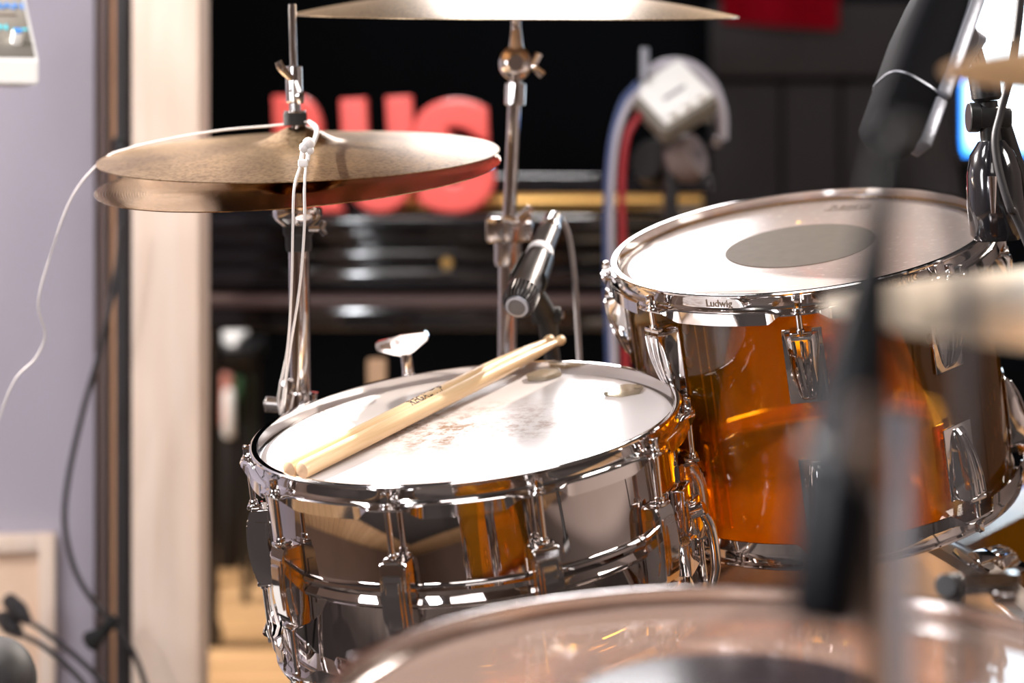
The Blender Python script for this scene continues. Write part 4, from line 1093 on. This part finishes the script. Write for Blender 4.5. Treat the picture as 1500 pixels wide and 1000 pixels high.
obj('bag', box(V(0, .01, zm / 2), (.10, .08, zm + .01), .02), M['dark_bag'], bg)
tag(obj('green_case', box(V(Q(352, 4.4), 4.4, QZ(555, 4.4) / 2), (.05, .10, QZ(555, 4.4)), .01), M['green']), 'very dark green case standing in the shadow under the piano', 'case')
tag(obj('wooden_upright', box(V((552 - 750) * 3.0 / F, 3.0, (H - (526 - HZ) * 3.0 / F) / 2), (.028, .028, H - (526 - HZ) * 3.0 / F), .003), M['tan']), 'short tan wooden upright standing behind the drum key', 'wooden post')

# ------------------------------------------------------------------ lamps and added fill lights
def area(name, loc, target, size, power, col=(1, 1, 1), sy=None, spread=None):
    l = bpy.data.lights.new(name, 'AREA'); l.energy = power; l.color = col; l.size = size
    if sy: l.shape = 'RECTANGLE'; l.size_y = sy
    if spread: l.spread = math.radians(spread)
    o = bpy.data.objects.new(name, l); C.objects.link(o); o.location = loc
    o.rotation_euler = (Vector(target) - Vector(loc)).to_track_quat('-Z', 'Y').to_euler(); return o
def spot(name, loc, target, power, ang, blend=.2, r=.03, col=(1, 1, 1)):
    l = bpy.data.lights.new(name, 'SPOT'); l.energy = power; l.color = col; l.spot_size = math.radians(ang); l.spot_blend = blend; l.shadow_soft_size = r
    o = bpy.data.objects.new(name, l); C.objects.link(o); o.location = loc
    o.rotation_euler = (Vector(target) - Vector(loc)).to_track_quat('-Z', 'Y').to_euler(); return o
area('back_panel', (.06, 4.5, 2.02), (.0, 1.8, .9), .5, 17, (1, .96, .97), .62)
area('mic_fill', (-.85, .05, 1.2), (.15, .62, .8), .22, 13, (.93, .95, 1), .3)  # added light for bright streaks on the near microphone and its chrome clip
spot('stage_lamp', (-1.75, 2.5, 2.0), (-.05, 1.7, .7), 1000, 46, .3, .02, (1, .93, .88))
spot('rear_lamp', (1.5, 3.7, 2.5), (.3, 1.85, .68), 650, 30, .4, .03, (1, .88, .78))
spot('front_spot_fill', (-1.5, .1, 2.5), (-.1, 1.7, .7), 30, 50, .4, .05, (1, .93, .9))  # added weak spot for chrome highlights and front faces
area('ceiling_fill', (.1, 1.2, 2.75), (.1, 1.4, 0), 1.2, 12, (1, .95, .93), .8)  # added overhead area light for general ambient level
area('side_fill', (2.1, .9, 2.2), (.2, 1.7, .7), .7, 26, (1, .92, .85))  # added softbox for chrome reflections and a brighter amber tom
area('left_fill', (-2.4, .4, 1.4), (0, 1.1, .9), .5, 20, (.96, .96, 1), .8)  # added area light, no real window; brightens left sides of the chrome
area('wall_fill', (-1.3, 1.2, 2.5), (-1.2, 2.8, .9), .5, 24, (1, .95, .97))  # added light to brighten the lavender wall and pine post
area('front_fill', (-.6, -1.4, 2.3), (0, 1.7, .6), 1.0, 12, (1, .93, .9))
spot('letter_fill', (-.3, 2.2, 2.4), (-.25, 3.3, .82), 110, 30, .5, .05, (1, .9, .88))  # added spot to brighten the red letters
spot('floor_fill', (-1.7, 3.60, 1.7), (-.55, 3.8, .25), 240, 58, .6, .08, (1, .9, .8))  # added spot reaching under the piano to brighten floor, paper and cloth

w = bpy.data.worlds.new('World'); bpy.context.scene.world = w; w.use_nodes = True
w.node_tree.nodes['Background'].inputs[0].default_value = (.5, .5, .6, 1); w.node_tree.nodes['Background'].inputs[1].default_value = .05

# ------------------------------------------------------------------ camera
cd = bpy.data.cameras.new('camera'); cam = bpy.data.objects.new('camera', cd); C.objects.link(cam)
cam.location = (0, 0, H); cam.rotation_euler = (PI/2, 0, 0)
cd.sensor_width = 36; cd.lens = F / 1500 * 36; cd.shift_y = -300 / 1500
cd.dof.use_dof = True; cd.dof.focus_distance = 1.68; cd.dof.aperture_fstop = 3.1
cd.clip_start = .05
S = bpy.context.scene
S.camera = cam
S.view_settings.view_transform = 'Standard'; S.view_settings.look = 'None'; S.view_settings.gamma = 1; S.view_settings.use_curve_mapping = False
S.view_settings.exposure = .35
cy = S.cycles
cy.use_denoising = True; cy.max_bounces = 12; cy.glossy_bounces = 8; cy.transparent_max_bounces = 32; cy.transmission_bounces = 8
cy.sample_clamp_indirect = 8
